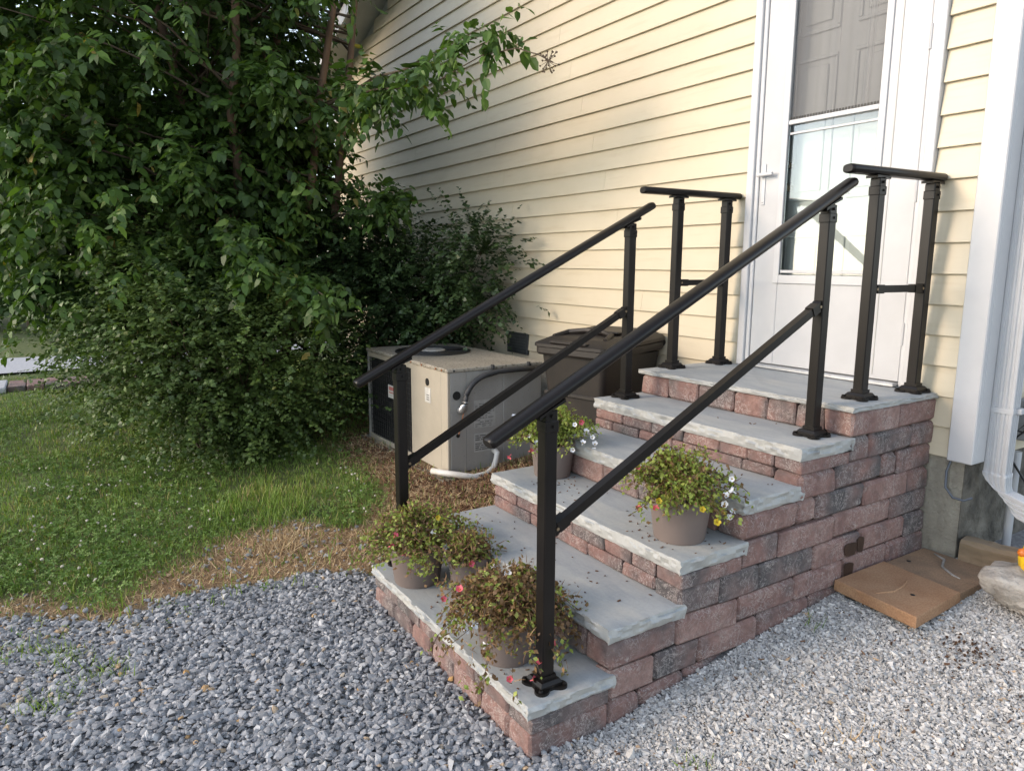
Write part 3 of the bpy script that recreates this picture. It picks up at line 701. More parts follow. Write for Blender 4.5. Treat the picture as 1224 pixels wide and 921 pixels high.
def stair_rail(label, pb, pt, hb_, ht_, lb_, lt_):
    """pb/pt: bottom/top post (x,y,z); hb_/ht_: handrail end points; lb_/lt_: lower-rail heights"""
    root = thing('stair_railing', label, 'railing', 'black stair railings', loc=(0, 0, 0))
    hb_, ht_ = Vector(hb_), Vector(ht_); sl = (ht_.z-hb_.z)/(ht_.y-hb_.y)
    oval_rail(root, hb_, ht_)
    for p in (pb, pt):
        zr = hb_.z+sl*(p[1]-hb_.y); post(root, p[0], p[1], p[2], zr, sl)
    low_rail(root, (pb[0], pb[1]+PW+.004, lb_), (pt[0], pt[1]-PW-.004, lt_))
    return root
stair_rail('black metal stair railing nearest the camera, on the right of the steps', (-.095, -2.45, ZT[1]), (-.135, -.87, ZT[5]), (-.088, -2.70, 1.125), (-.140, -.695, 2.098), .775, 1.528)
stair_rail('black metal stair railing on the left of the steps beside the grey cabinet', (-1.35, -2.45, ZT[1]), (-1.355, -.96, ZT[5]), (-1.349, -2.68, 1.140), (-1.356, -.79, 2.062), .715, 1.44)
def landing_rail(label, x0, x1, y0, y1, r0, r1, zr, zl):
    """x0 / x1: across position at the outer and the wall end (the rail runs slightly askew)"""
    root = thing('landing_railing', label, 'railing', 'short landing railings beside the door')
    xa = lambda y: x0+(x1-x0)*(y-r0)/(r1-r0)
    oval_rail(root, (x0, r0, zr), (x1, r1, zr))
    for y in (y0, y1): post(root, xa(y), y, ZT[6], zr, 0)
    low_rail(root, (xa(y0), y0+PW+.004, zl), (xa(y1), y1-PW-.004, zl)); return root
landing_rail('short level railing right of the door on the landing, brown-black metal', -.128, -.078, -.535, -.105, -.76, -.031, 2.150, 1.60)
landing_rail('short level railing left of the door on the landing, brown-black metal', -1.395, -1.355, -.55, -.135, -.84, -.031, 2.150, 1.60)

# ------------------------------------------------------------------ heat pump cabinet
AX0, AX1, AY0, AY1 = -4.50, -2.875, -1.385, -.52; AZ0 = .075; AZ1 = .925
ac = thing('outdoor_hvac_unit', 'tan and grey metal air conditioning cabinet beside the steps', 'air conditioner', loc=((AX0+AX1)/2, AY0, AZ0))
def ap(m, name, mat, parent=None, smooth=False):
    o = m.build(name, mat, None, smooth); o.parent = parent or ac
    o.matrix_parent_inverse = Matrix.Translation(-Vector(ac.location)) if parent is None else Matrix.Identity(4); return o
XG = -3.53                                                  # coil grille | tan panel
m = MB(); m.box(AX0+.03, AX1-.02, AY0+.03, AY1-.02, AZ0+.02, AZ1-.02); ap(m, 'core', 'coil')
m = MB(); m.cbox(XG, AX1-.115, AY0, AY0+.025, AZ0+.03, AZ1-.031, .003); fp = ap(m, 'front_panel', 'ac_tan')
m = MB(); m.cbox(AX1-.114, AX1-.002, AY0-.001, AY0+.024, AZ0+.0, AZ1-.0305, .004); ap(m, 'corner_panel', 'ac_tan')
m = MB(); m.cbox(AX1-.0245, AX1, AY0+.0245, AY0+.16, AZ0, AZ1-.0305, .003); ap(m, 'side_panel', 'ac_grey')
m = MB(); m.cbox(AX1-.0255, AX1-.002, AY0+.1605, AY0+.50, AZ0+.03, AZ1-.0305, .003); sp = ap(m, 'side_panel', 'ac_grey')
m = MB(); m.cbox(AX1-.0245, AX1, AY0+.5005, AY1, AZ0, AZ1-.0305, .003); ap(m, 'side_panel', 'ac_grey')
m = MB(); m.cbox(AX0, AX0+.03, AY0, AY1, AZ0, AZ1-.0305, .003); m.cbox(AX0+.0305, XG-.001, AY1-.03, AY1, AZ0, AZ1-.031, .003); ap(m, 'rear_panel', 'ac_grey')
for z0_, z1_ in ((AZ0, AZ0+.045), (AZ1-.075, AZ1-.031)):
    m = MB(); m.cbox(AX0+.0305, XG-.001, AY0+.002, AY0+.022, z0_, z1_, .003); ap(m, 'grille_frame', 'ac_tan')
m = MB()
for i in range(19): m.box(AX0+.05+i*.049, AX0+.054+i*.049, AY0+.008, AY0+.012, AZ0+.045, AZ1-.075)
for i in range(16): m.box(AX0+.031, XG-.002, AY0+.0125, AY0+.0165, AZ0+.085+i*.046, AZ0+.0895+i*.046)
ap(m, 'coil_guard', 'grille')
m = MB(); m.cbox(AX0-.008, AX1+.008, AY0-.009, AY1+.008, AZ1-.03, AZ1, .006); top = ap(m, 'top_panel', 'ac_top')
fx, fy = -3.93, -.98
m = MB()
m.lathe([(.34, 0.0005), (.34, .012), (.325, .016), (.325, .0005)], (fx, fy, AZ1), 40, False)
for r_ in np.linspace(.1, .31, 9): m.lathe([(r_, .010), (r_+.004, .014), (r_+.008, .010)], (fx, fy, AZ1), 36, False)
for i in range(8):
    a_ = i*math.pi/4; m.tube([(fx+.08*math.cos(a_), fy+.08*math.sin(a_), AZ1+.010), (fx+.33*math.cos(a_), fy+.33*math.sin(a_), AZ1+.010)], .004, 6)
ap(m, 'fan_guard', 'grille')
m = MB(); m.lathe([(.001, .0008), (.322, .0008), (.322, .003), (.001, .003)], (fx, fy, AZ1), 36); ap(m, 'fan_opening', 'black')
m = MB(); m.lathe([(.115, .008), (.115, .018), (.10, .024), (.001, .026)], (fx, fy, AZ1), 28); ap(m, 'fan_cap', 'ac_grey', None, True)
for (x, y, z) in ((-3.22, AY0-.001, .78), (AX1+.0008, AY0+.075, .715)):
    m = MB()
    if y < AY0: m.tube([(x, y+.0005, z), (x, y-.004, z)], .030 if y < AY0 else .03, 18)
    else: m.tube([(x, y, z), (x+.004, y, z)], .034, 18)
    ap(m, 'knockout_hole', 'black')
m = MB(); m.tube([(AX1+.001, AY0+.085, .40), (AX1+.005, AY0+.085, .40)], .016, 14); ap(m, 'knockout_hole', 'black')
m = MB(); m.box(-3.265, -3.165, AY0-.0025, AY0-.0006, .615, .735); stk = ap(m, 'sticker', 'paper')
m = MB(); 
for i in range(3): m.box(-3.235, -3.19, AY0-.0032, AY0-.0026, .635+i*.018, .643+i*.018)
ap(m, 'sticker_print', 'ink', None)
m = MB(); m.box(-4.02, -3.80, AY0+.001, AY0+.006, .53, .645); ap(m, 'badge', 'paper')
m = MB()
for i in range(7): m.box(-4.0+i*.026, -3.983+i*.026, AY0-.0002, AY0+.0008, .60, .632)
m.box(-4.0, -3.82, AY0-.0002, AY0+.0008, .575, .583); ap(m, 'badge_print', 'red_ink')
m = MB(); m.box(AX1+.0002, AX1+.0012, AY0+.235, AY0+.42, .30, .66)
for (z0, z1) in ((.42, .60), (.225, .335)):
    m = MB(); m.box(AX1-.0017, AX1-.0006, AY0+.23, AY0+.425, z0+.02, z1+.06); ap(m, 'sticker', 'faded')
m = MB(); rr = random.Random(3)
for zz in np.arange(.45, .64, .016):
    x0 = AY0+.24
    while x0 < AY0+.40:
        l = rr.uniform(.01, .05)
        if rr.random() < .6: m.box(AX1-.0005, AX1+.0001, x0, min(x0+l, AY0+.415), zz, zz+.006)
        x0 += l+.01
ap(m, 'sticker_print', 'ink'); m = MB()
for zz in np.arange(.26, .38, .016):
    x0 = AY0+.24; 
    while x0 < AY0+.40:
        l = rr.uniform(.02, .08)
        if rr.random() < .75: m.box(AX1-.0005, AX1+.0001, x0, min(x0+l, AY0+.415), zz, zz+.009)
        x0 += l+.008
ap(m, 'sticker_print', 'ink')
# conduit, copper wire, drain pipe
pts = []
for t in np.linspace(0, 1, 14):
    a_ = t*math.pi/2*.92; pts.append((AX1+.045+.01*t, AY0+.125+.24*(1-math.cos(a_)), .655+.215*math.sin(a_)))
pts += [(AX1+.055, AY0+.42, .885), (AX1+.05, AY0+.62, .885), (AX1+.04, AY0+.85, .88)]
m = MB(); m.tube(pts, .021, 10); ap(m, 'conduit', 'rubber', None, True)
m = MB(); m.tube([(AX1+.002, AY0+.10, .60), (AX1+.035, AY0+.105, .605), (AX1+.046, AY0+.118, .635), (AX1+.046, AY0+.124, .67)], [.027, .027, .029, .029], 12); ap(m, 'conduit_fitting', 'galv', None, True)
m = MB(); m.tube([(AX1+.03, AY0+.125, .60), (AX1+.012, AY0+.11, .50), (AX1+.006, AY0+.09, .41)], .004, 6); ap(m, 'copper_wire', 'copper')
for yy in (.38, .72):
    m = MB(); m.cbox(AX1-.001, AX1+.03, AY0+yy, AY0+yy+.02, .90, .935, .003); ap(m, 'conduit_clip', 'rubber')
for x in (-3.5, -3.30, -3.05, -2.95):
    m = MB(); m.tube([(x, AY0-.010, AZ1-.016), (x, AY0-.016, AZ1-.016)], .008, 8); ap(m, 'screw', 'copper')
for y in (.05, .4, .75):
    m = MB(); m.tube([(AX1+.008, AY0+y, AZ1-.016), (AX1+.014, AY0+y, AZ1-.016)], .008, 8); ap(m, 'screw', 'rubber')
gz0 = float(ground_h(-2.7, -1.3))
m = MB(); m.tube([(AX1-.08, AY0-.10, gz0+.05), (AX1+.03, AY0-.06, gz0+.055), (AX1+.12, AY0+.02, gz0+.05), (AX1+.16, AY0+.13, gz0+.025), (AX1+.13, AY0+.26, gz0+.02), (AX1+.08, AY0+.36, gz0+.045), (AX1+.055, AY0+.40, gz0+.10), (AX1+.05, AY0+.41, gz0+.15), (AX1+.0, AY0+.41, gz0+.165)], .024, 10)
ap(m, 'drain_pipe', 'pvc', None, True)
m = MB(); m.box(AX0-.1, AX1+.06, AY0-.08, AY1+.08, -.1, AZ0-.002); ap(m, 'concrete_pad', 'parge')

# ------------------------------------------------------------------ wheeled bin
BRZ = math.radians(14)
wb = thing('wheeled_bin', 'dark brown plastic wheeled rubbish bin with closed lid between cabinet and steps', 'bin', loc=(-2.19, -.45, .155), rz=BRZ); wb.scale = (.96, .96, .98)
def wp(m, name, mat, smooth=False, ang=30):
    o = m.build(name, mat, wb); return auto_smooth(o, ang) if smooth else o
def rrect(hx, y0, y1, z, r=.05, n=4, dz=0):
    out = []
    for (cx, cy, a0) in ((hx-r, y1-r, 0), (-hx+r, y1-r, 90), (-hx+r, y0+r, 180), (hx-r, y0+r, 270)):
        for i in range(n+1):
            a_ = math.radians(a0+90*i/n); y = cy+r*math.sin(a_); out.append((cx+r*math.cos(a_), y, z+dz*(y-y0)/(y1-y0)))
    return out
m = MB(); m.loft([rrect(.225, -.30, .30, .02), rrect(.245, -.32, .31, .18), rrect(.25, -.325, .315, .30), rrect(.275, -.36, .34, .70), rrect(.30, -.39, .36, .94)]); wp(m, 'body', 'bin', True)
m = MB(); m.loft([rrect(.322, -.415, .375, .93, dz=.03), rrect(.330, -.425, .378, .945, dz=.03), rrect(.330, -.425, .378, .985, dz=.03), rrect(.322, -.415, .372, .99, dz=.03)]); wp(m, 'rim', 'bin', True)
m = MB(); m.loft([rrect(.338, -.438, .385, .991, dz=.035), rrect(.338, -.438, .385, 1.012, dz=.04), rrect(.325, -.42, .372, 1.022, .05, 4, .045), rrect(.27, -.34, .30, 1.055, .06, 4, .05), rrect(.25, -.30, .27, 1.06, .06, 4, .045)])
lid = wp(m, 'lid', 'bin', True)
def lp(m, name, mat): o = m.build(name, mat, lid); return auto_smooth(o, 30)
m = MB(); m.tube([(-.24, -.30, 1.055), (-.20, -.17, 1.085), (-.08, -.12, 1.10), (.08, -.12, 1.10), (.20, -.17, 1.085), (.24, -.30, 1.055)], .02, 8); lp(m, 'lid_ridge', 'bin')
m = MB(); m.cbox(-.17, .17, -.435, -.28, 1.022, 1.040, .006); lp(m, 'lid_handle', 'bin')
m = MB(); m.cbox(-.21, .21, -.10, .22, 1.085, 1.102, .008); lp(m, 'lid_panel', 'bin')
m = MB(); m.tube([(-.30, .41, 1.0), (.30, .41, 1.0)], .016, 10); wp(m, 'push_handle', 'bin', True)
for sx in (-1, 1):
    m = MB(); m.tube([(sx*.30, .37, 1.0), (sx*.30, .42, 1.0)], .024, 8); wp(m, 'handle_mount', 'bin', True)
    m = MB(); m.tube([(sx*.25, .30, .11), (sx*.31, .30, .11)], .13, 20); wp(m, 'wheel', 'black', True)
m = MB(); m.cbox(-.12, .12, -.345, -.335, .33, .42, .004); wp(m, 'catch_recess', 'black')
m = MB(); m.cbox(-.27, .27, -.372, -.36, .63, .66, .005); wp(m, 'front_band', 'bin')

# ------------------------------------------------------------------ small things at the right of the steps
dsx, dsy = .258, .138
ds = thing('downspout', 'white ribbed aluminium downspout with elbow at the house corner', 'downspout', loc=(dsx, dsy, .3))
def dp(m, name, mat='alu', ang=25):
    o = m.build(name, mat); o.parent = ds; o.matrix_parent_inverse = Matrix.Translation(-Vector(ds.location)); return auto_smooth(o, ang)
def ribbed(hx, hy, d=.006):
    """rectangle with three pressed grooves on each side; returns 2-d outline"""
    out = []; pat = [(.03, 0), (.16, 0), (.20, 1), (.30, 1), (.34, 0), (.43, 0), (.47, 1), (.53, 1), (.57, 0), (.66, 0), (.70, 1), (.80, 1), (.84, 0), (.97, 0)]
    for (ax, ay, bx, by) in ((-hx, -hy, hx, -hy), (hx, -hy, hx, hy), (hx, hy, -hx, hy), (-hx, hy, -hx, -hy)):
        nx_, ny_ = (by-ay), -(bx-ax); l = math.hypot(nx_, ny_)
        for t, g in pat: out.append((ax+(bx-ax)*t-nx_/l*d*g, ay+(by-ay)*t-ny_/l*d*g))
    return out
RB = ribbed(.052, .038, .006)
m = MB(); m.loft([[(dsx+a, dsy+b, z) for a, b in RB] for z in (.66, 5.6)]); dp(m, 'pipe')
m = MB(); rings = []
for i in range(13):
    t = i/12; a_ = math.radians(72)*t; R_ = .16; zc = .675
    cx = dsx+R_-R_*math.cos(a_); cz = zc-R_*math.sin(a_); cr = 1.06-(.035 if i % 2 else 0)*(1 if 1 < i < 11 else 0)
    rings.append([(cx+a*cr*math.cos(a_), dsy+b*cr, cz-a*cr*math.sin(a_)*1.0) for a, b in RB])
e_ = rings[-1]; dx_, dz_ = .11*math.sin(math.radians(72)), -.11*math.cos(math.radians(72))
rings.append([(p[0]+dx_, p[1], p[2]+dz_) for p in e_]); m.loft(rings, cap=False); m.v, m.f = m.v, m.f
el = dp(m, 'elbow'); sm = el.modifiers.new('thickness', 'SOLIDIFY'); sm.thickness = .003
m = MB(); m.loft([[(dsx+a*1.10, dsy+b*1.14, z) for a, b in ((-.05, -.036), (.05, -.036), (.05, .036), (-.05, .036))] for z in (.985, 1.012)]); m.cbox(dsx+.045, dsx+.075, dsy-.002, dsy+.05, .985, 1.012, .002); dp(m, 'strap')
# two tan pavers
def paver(label, pts, z, th, mat, crack=False):
    pts = [Vector((a, b, 0)) for a, b in pts]; c = sum(pts, Vector())/4
    root = thing('concrete_paver', label, 'paver', 'tan concrete pavers beside the steps', loc=(c.x, c.y, z))
    m = MB(); n = 10; rings = []
    for f_, dz in ((.985, -th), (1, -th+.006), (1, -.006), (.985, 0)):
        ring = []
        for i in range(4):
            a, b = pts[i]-c, pts[(i+1) % 4]-c
            for k_ in range(n):
                p = a.lerp(b, k_/n)*f_; j = mnoise.noise(Vector((p.x*30, p.y*30, dz*20+z*9)))*.003; ring.append((p.x*(1+j*2), p.y*(1+j*2), dz))
        rings.append(ring)
    m.loft(rings); m.build('slab', mat, root)
    return root, c
pz = .225
pA = [(-.004+.012, -.845), (.405, -.845), (.40, -.425), (.014, -.425)]
p1_, c1_ = paver('smooth orange-tan square concrete paver lying in front of the other one', [(.010, -.815), (.425, -.86), (.405, -.445), (.012, -.40)], pz, .055, 'paver')
p2_, c2_ = paver('rough weathered tan concrete paver against the foundation, with a pale crack line', [(.013, -.392), (.402, -.437), (.40, -.035), (.014, -.02)], pz-.010, .055, 'paver2')
m = MB(); m.tube([(.20-c1_.x, -.79-c1_.y, .0005), (.235-c1_.x, -.70-c1_.y, .0008), (.225-c1_.x, -.60-c1_.y, .0008), (.20-c1_.x, -.52-c1_.y, .0005)], [.003, .006, .006, .003], 6); m.build('raised_vein', 'paver', p1_)
m = MB(); m.tube([(.09-c2_.x, -.06-c2_.y, .001), (.16-c2_.x, -.10-c2_.y, .002), (.20-c2_.x, -.20-c2_.y, .002), (.28-c2_.x, -.26-c2_.y, .001), (.32-c2_.x, -.27-c2_.y, .001)], [.004, .007, .006, .006, .003], 6); o_ = m.build('pale_vein', 'rock', p2_)
for (rt_, c_, x, y) in ((p1_, c1_, .30, -.66), (p2_, c2_, .07, -.27)):
    m = MB(); m.lathe([(.011, .0006), (.009, .002), (.001, .0022)], (x-c_.x, y-c_.y, 0), 10); m.build('dark_pit', 'black', rt_)
# timbers
def timber(label, p0, p1, w, h, z, n=8):
    p0, p1 = Vector((*p0, z)), Vector((*p1, z)); d = (p1-p0).normalized(); s = Vector((-d.y, d.x, 0)); L = (p1-p0).length
    root = thing('landscape_timber', label, 'timber', 'landscape timbers at the foundation', loc=p0)
    m = MB(); rings = []
    for i in range(n+1):
        t = i/n*L; j = [mnoise.noise(Vector((i*.7+z*3, q, label.__len__()*.1)))*.006 for q in range(8)]
        pr = [(-w/2, .015), (-w/2+.012, 0), (w/2-.012, 0), (w/2, .015), (w/2, h-.018), (w/2-.02, h), (-w/2+.02, h), (-w/2, h-.018)]
        rings.append([d*t+s*(a+j[q])+Vector((0, 0, b+j[q])) for q, (a, b) in enumerate(pr)])
    m.loft(rings); m.build('beam', 'timber', root)
    return root
tA = timber('weathered round-edged timber with gravel on top below the downspout', (.185, .03), (.43, .065), .12, .135, .185)
timber('paler ridged timber end behind the boulder at the right edge', (.435, .05), (1.2, .16), .13, .15, .185)
# boulder
m = MB(); bmx = bmesh.new(); bmesh.ops.create_icosphere(bmx, subdivisions=4, radius=1)
for v in bmx.verts:
    p = v.co.copy(); n1 = mnoise.noise(p*1.3+Vector((3, 1, 2))); n2 = mnoise.noise(p*3.1+Vector((1, 7, 2))); n3 = mnoise.noise(p*8)
    s_n = 1+.30*n1+.16*n2+.06*n3-.10*abs(mnoise.noise(p*2.2+Vector((9, 2, 5))))
    v.co = Vector((p.x*.22, p.y*.17, p.z*.135))*s_n
    if v.co.z < -.07: v.co.z = -.07
me = bpy.data.meshes.new('boulder'); bmx.to_mesh(me); bmx.free(); me.materials.append(MAT['rock']); me.polygons.foreach_set('use_smooth', [True]*len(me.polygons))
bo = link(bpy.data.objects.new('boulder', me)); bo.scale = (.92, .92, .9); bo.location = (.64, -.285, .262); bo.rotation_euler = (0, .12, .5); tag(bo, 'rounded pale tan field stone at the right edge beside the pavers', 'stone')
# glazed ornament on the stone
orn = thing('garden_ornament', 'small yellow and orange glazed garden ornament on the stone, cut by the frame', 'ornament', loc=(.63, -.25, .345))
m = MB(); m.lathe([(.001, -.03), (.05, -.02), (.075, .03), (.078, .08), (.06, .13), (.03, .17), (.001, .185)], n=20); wv = []
for (x, y, z) in m.v: wv.append((x*(1+.12*math.sin(5*math.atan2(y, x)+z*20)), y*(1+.12*math.sin(5*math.atan2(y, x)+z*20)), z))
m.v = wv; auto_smooth(m.build('body', 'yellow', orn), 50)
for (x, y, z, r_, mt) in ((-.055, -.045, .10, .022, 'orange'), (-.05, -.05, -.0, .024, 'white_trim'), (-.06, -.03, .05, .016, 'green')):
    m = MB(); m.lathe([(.001, -r_), (r_*.8, -r_*.6), (r_, 0), (r_*.8, r_*.6), (.001, r_)], (x, y, z), 12); auto_smooth(m.build('spot', mt, orn), 60)
# utility box and cables on the side wall
ub = thing('utility_box', 'grey telephone box with loose black cables on the side wall at the right edge', 'utility box', loc=(.2, .5, .9))
def upart(m, name, mat, sm=False):
    o = m.build(name, mat); o.parent = ub; o.matrix_parent_inverse = Matrix.Translation(-Vector(ub.location)); return auto_smooth(o, 40) if sm else o
m = MB(); m.cbox(.203, .29, .40, .62, .80, 1.02, .008); upart(m, 'box', 'boxgrey')
m = MB(); m.cbox(.2905, .30, .415, .605, .83, .93, .006); upart(m, 'cover', 'boxgrey')
rr = random.Random(5)
for i in range(7):
    y0 = .38+.03*i; pts = [(.24+rr.uniform(-.02, .04), y0, .83+rr.uniform(0, .25))]
    for k_ in range(5): q = pts[-1]; pts.append((.25+rr.uniform(-.03, .07), y0+rr.uniform(-.12, .12), q[2]-rr.uniform(-.06, .11)))
    m = MB(); m.tube(pts, .006, 6); upart(m, 'cable', 'cable', True)
m = MB(); m.tube([(.235, .40, .74), (.235, .40, .1)], .021, 10); upart(m, 'conduit', 'alu', True)
# thin cable hanging from the corner board
m = MB(); m.tube([(.105, -.012, .74), (.092, -.03, .66), (.10, -.04, .58), (.14, -.04, .535), (.19, -.03, .53), (.22, -.01, .55)], .006, 6)
cb_ = m.build('loose_cable', 'cable_blue'); auto_smooth(cb_, 40); tag(cb_, 'thin blue-grey cable looping below the white corner board', 'cable')

# ------------------------------------------------------------------ gravel
stones = []
for i in range(14):
    v = ICO_V*(1+rng.normal(0, .20, (12, 1))); v += rng.normal(0, .15, v.shape); stones.append(v)
def in_view(x, y, marg=.48):
    """keeps what the photograph could see, with a wide margin for a step to the side"""
    d = np.stack([x-CAMP[0], y-CAMP[1], -CAMP[2]+0*x], 1); f_ = d@np.array(fw); k = 25.24/36*2
    return (f_ > .3) & (np.abs(d@np.array(r2))*k < f_*(1+marg)) & (np.abs(d@np.array(u2))*k < f_*(.752+marg))
def scatter_ground(n, x0, x1, y0, y1, keep):
    x = rng.uniform(x0, x1, n); y = rng.uniform(y0, y1, n); k = (keep(x, y) > rng.uniform(0, 1, n)) & in_view(x, y); return x[k], y[k]
def tilt_rot(n, amt):
    nrm = np.stack([rng.normal(0, amt, n), rng.normal(0, amt, n), np.ones(n)], 1); a = rng.uniform(0, 2*np.pi, n)
    return frames(np.stack([np.cos(a), np.sin(a), rng.normal(0, amt, n)], 1), nrm)
def keep_gravel(x, y):
    g, s, w = zones(x, y); infr = ~((x > -W-.0) & (x < .0) & (y > yf(1)))
    dist = np.hypot(x-CAMP[0], y-CAMP[1]); return np.where(infr & (y < np.where(x > -.05, x*.35-2.45, -2.2)), np.maximum(g, .035*s), 0)
x, y = scatter_ground(92000, -3.6, .8, -5.4, -2.2, keep_gravel)
x = x[:]; n = len(x); sz = np.clip(rng.lognormal(0, .36, n)*.0099, .003, .0185)
S = np.stack([sz*rng.uniform(.9, 1.6, n), sz*rng.uniform(.8, 1.2, n), sz*rng.uniform(.35, .7, n)], 1)
pos = np.stack([x, y, ground_h(x, y)+sz*.30+rng.uniform(-.004, .012, n)], 1)
t_ = np.clip(rng.beta(2.2, 2.2, n)*.93, 0, .93); sel = rng.uniform(0, 1, n) < .012; t_[sel] = rng.uniform(.95, 1, sel.sum()); sel = (rng.uniform(0, 1, n) < .10) & (x < -1.15+.3*fnoise(y, x, 3)) & (y < -3.6); t_[sel] = rng.uniform(.94, .98, sel.sum())
Vg, Fg, Tg = scatter_arrays(stones, ICO_F, pos, tilt_rot(n, .38), S, t_)
gv = np_mesh('gravel', Vg, Fg, 'gravel', tint=Tg); tag(gv, 'blue-grey crushed stone gravel in front of the steps', 'gravel', kind='stuff')
print('coarse stones', n)
chips = [CUBE_V*(1+rng.normal(0, .2, (8, 1)))+rng.normal(0, .16, (8, 3)) for _ in range(12)]
def keep_fine(x, y):
    edge = np.clip((y-(x*.35-2.45)+.08*fnoise(x, y, 8)+.12)/.2, 0, 1)
    ok = (x > -.0) & ~((x < .375) & (y > -.79) & (y < 0) & (x > .04)) & (y < .12)
    return np.where(ok, edge, 0)
grit = [OCT_V*(1+rng.normal(0, .2, (6, 1)))+rng.normal(0, .28, (6, 3)) for _ in range(16)]
x, y = scatter_ground(245000, -.02, 2.2, -3.1, .6, keep_fine)
n = len(x); sz = rng.lognormal(0, .33, n)*.0056
S = np.stack([sz*rng.uniform(.9, 1.5, n), sz*rng.uniform(.8, 1.2, n), sz*rng.uniform(.5, .85, n)], 1)
pos = np.stack([x, y, ground_h(x, y)+sz*.35+rng.uniform(-.002, .005, n)], 1)
t_ = rng.beta(2.4, 2.0, n)*.97; sel = rng.uniform(0, 1, n) < .012; t_[sel] = 1.0
Vg, Fg, Tg = scatter_arrays(grit, OCT_F, pos, tilt_rot(n, .5), S, t_)
fg = np_mesh('fine_gravel', Vg, Fg, 'fine', tint=Tg); tag(fg, 'pale fine stone chippings beside the steps', 'gravel', kind='stuff')
print('fine stones', n)

# ------------------------------------------------------------------ lawn, straw, clover
def blade(nseg=3, w=.5, bend=.5):
    L = []
    for i in range(nseg):
        t = i/nseg; L += [(-w*(1-t*.6), t, bend*t*t), (w*(1-t*.6), t, bend*t*t)]
    L.append((0, 1, bend)); f = []
    for i in range(nseg-1): f += [(2*i, 2*i+1, 2*i+3), (2*i, 2*i+3, 2*i+2)]
    k = 2*(nseg-1); f.append((k, k+1, k+2)); return np.array(L, float), np.array(f)
B0, BF = blade(3, .5, .35); B1, _ = blade(3, .5, .75); B2, _ = blade(3, .5, .1)
def blades(x, y, length, width, lean, tint):
    n = len(x); a = rng.uniform(0, 2*np.pi, n); d = np.stack([np.cos(a)*lean, np.sin(a)*lean, np.ones(n)], 1)
    nrm = -np.stack([np.cos(a), np.sin(a), np.zeros(n)], 1)+rng.normal(0, .4, (n, 3))
    S = np.stack([width, length, length], 1); pos = np.stack([x, y, ground_h(x, y)-.004], 1)
    return scatter_arrays([B0, B1, B2], BF, pos, frames(d, nrm), S, tint)
def keep_lawn(x, y):
    g, s, w = zones(x, y); d = np.hypot(x-CAMP[0], y-CAMP[1]); return (w+.10*g*(x < -1.75)+.16*s)*np.clip(7.0/(d+1)-.25, .10, 1)*(.72+.4*fnoise(x, y, 4))
x, y = scatter_ground(190000, -11, -1.6, -6.2, -.2, keep_lawn); n = len(x); pt = fnoise(x, y, 2.3, 3)
ln = (.022+.036*rng.beta(2, 3, n))*(1+.5*np.clip(pt, 0, 1)); tall = np.clip(1-(((x+3.15)/.5)**2+((y+2.75)/.42)**2), 0, 1); ln *= 1+1.3*tall
ln *= .75+.75*np.clip(.5+fnoise(x, y, 11, 5), 0, 1.2); t_ = np.clip(.5+.25*pt+rng.normal(0, .2, n), 0, .97); sel = rng.uniform(0, 1, n) < .05+.35*np.clip(fnoise(x, y, 3.7, 9)-.25, 0, 1); t_[sel] = 1
Vg, Fg, Tg = blades(x, y, ln, .0055+rng.uniform(0, .004, n), rng.uniform(.2, 1.0, n), t_)
lw = np_mesh('lawn_grass', Vg, Fg, 'grass', tint=Tg); tag(lw, 'green lawn grass left of the gravel', 'grass', kind='stuff'); print('blades', n)
TR = [(0, 0, 0)]; TF = []
for k_ in range(3):
    a0 = k_*2*math.pi/3
    TR += [(math.cos(a0-.5)*.62, math.sin(a0-.5)*.62, .05), (math.cos(a0-.28)*1.0, math.sin(a0-.28)*1.0, .02), (math.cos(a0+.28)*1.0, math.sin(a0+.28)*1.0, .02), (math.cos(a0+.5)*.62, math.sin(a0+.5)*.62, .05)]
    b0 = 1+4*k_; TF += [(0, b0, b0+1), (0, b0+1, b0+2), (0, b0+2, b0+3)]
TR = np.array(TR); TF = np.array(TF)
def keep_clover(x, y):
    g, s, w = zones(x, y); d = np.hypot(x-CAMP[0], y-CAMP[1]); return (w+.03*g*(x < -1.7))*np.clip(7.0/(d+1)-.3, .08, 1)*np.clip(.45+.9*fnoise(x, y, 2.0, 7), 0, 1)
x, y = scatter_ground(170000, -9, -1.65, -6.2, -.6, keep_clover); n = len(x)
S = np.repeat((.010+.011*rng.uniform(0, 1, n))[:, None], 3, 1); pos = np.stack([x, y, ground_h(x, y)+rng.uniform(.02, .06, n)], 1)
Vg, Fg, Tg = scatter_arrays([TR], TF, pos, tilt_rot(n, .45), S, np.clip(rng.normal(.5, .22, n)+.2*fnoise(x, y, 5), 0, 1))
cl = np_mesh('clover', Vg, Fg, 'clover', tint=Tg); tag(cl, 'clover leaves spread through the lawn', 'clover', kind='stuff'); print('clover', n)
def keep_fl(x, y): 
    g, s, w = zones(x, y); return (w > .7)*np.clip(.35+1.2*fnoise(x, y, 2.0, 7), 0, 1)*np.clip(1-(x+4.6)*0, 0, 1)
x, y = scatter_ground(800, -5.2, -1.9, -5.6, -1.9, keep_fl); n = len(x)
S = np.repeat((.0075+.003*rng.uniform(0, 1, n))[:, None], 3, 1); pos = np.stack([x, y, ground_h(x, y)+rng.uniform(.04, .065, n)], 1)
Vg, Fg, Tg = scatter_arrays(stones, ICO_F, pos, rand_rot(n), S, np.ones(n))
cf = np_mesh('clover_flowers', Vg, Fg, 'clover_white'); tag(cf, 'small white clover heads dotted over the lawn', 'flowers', kind='stuff')
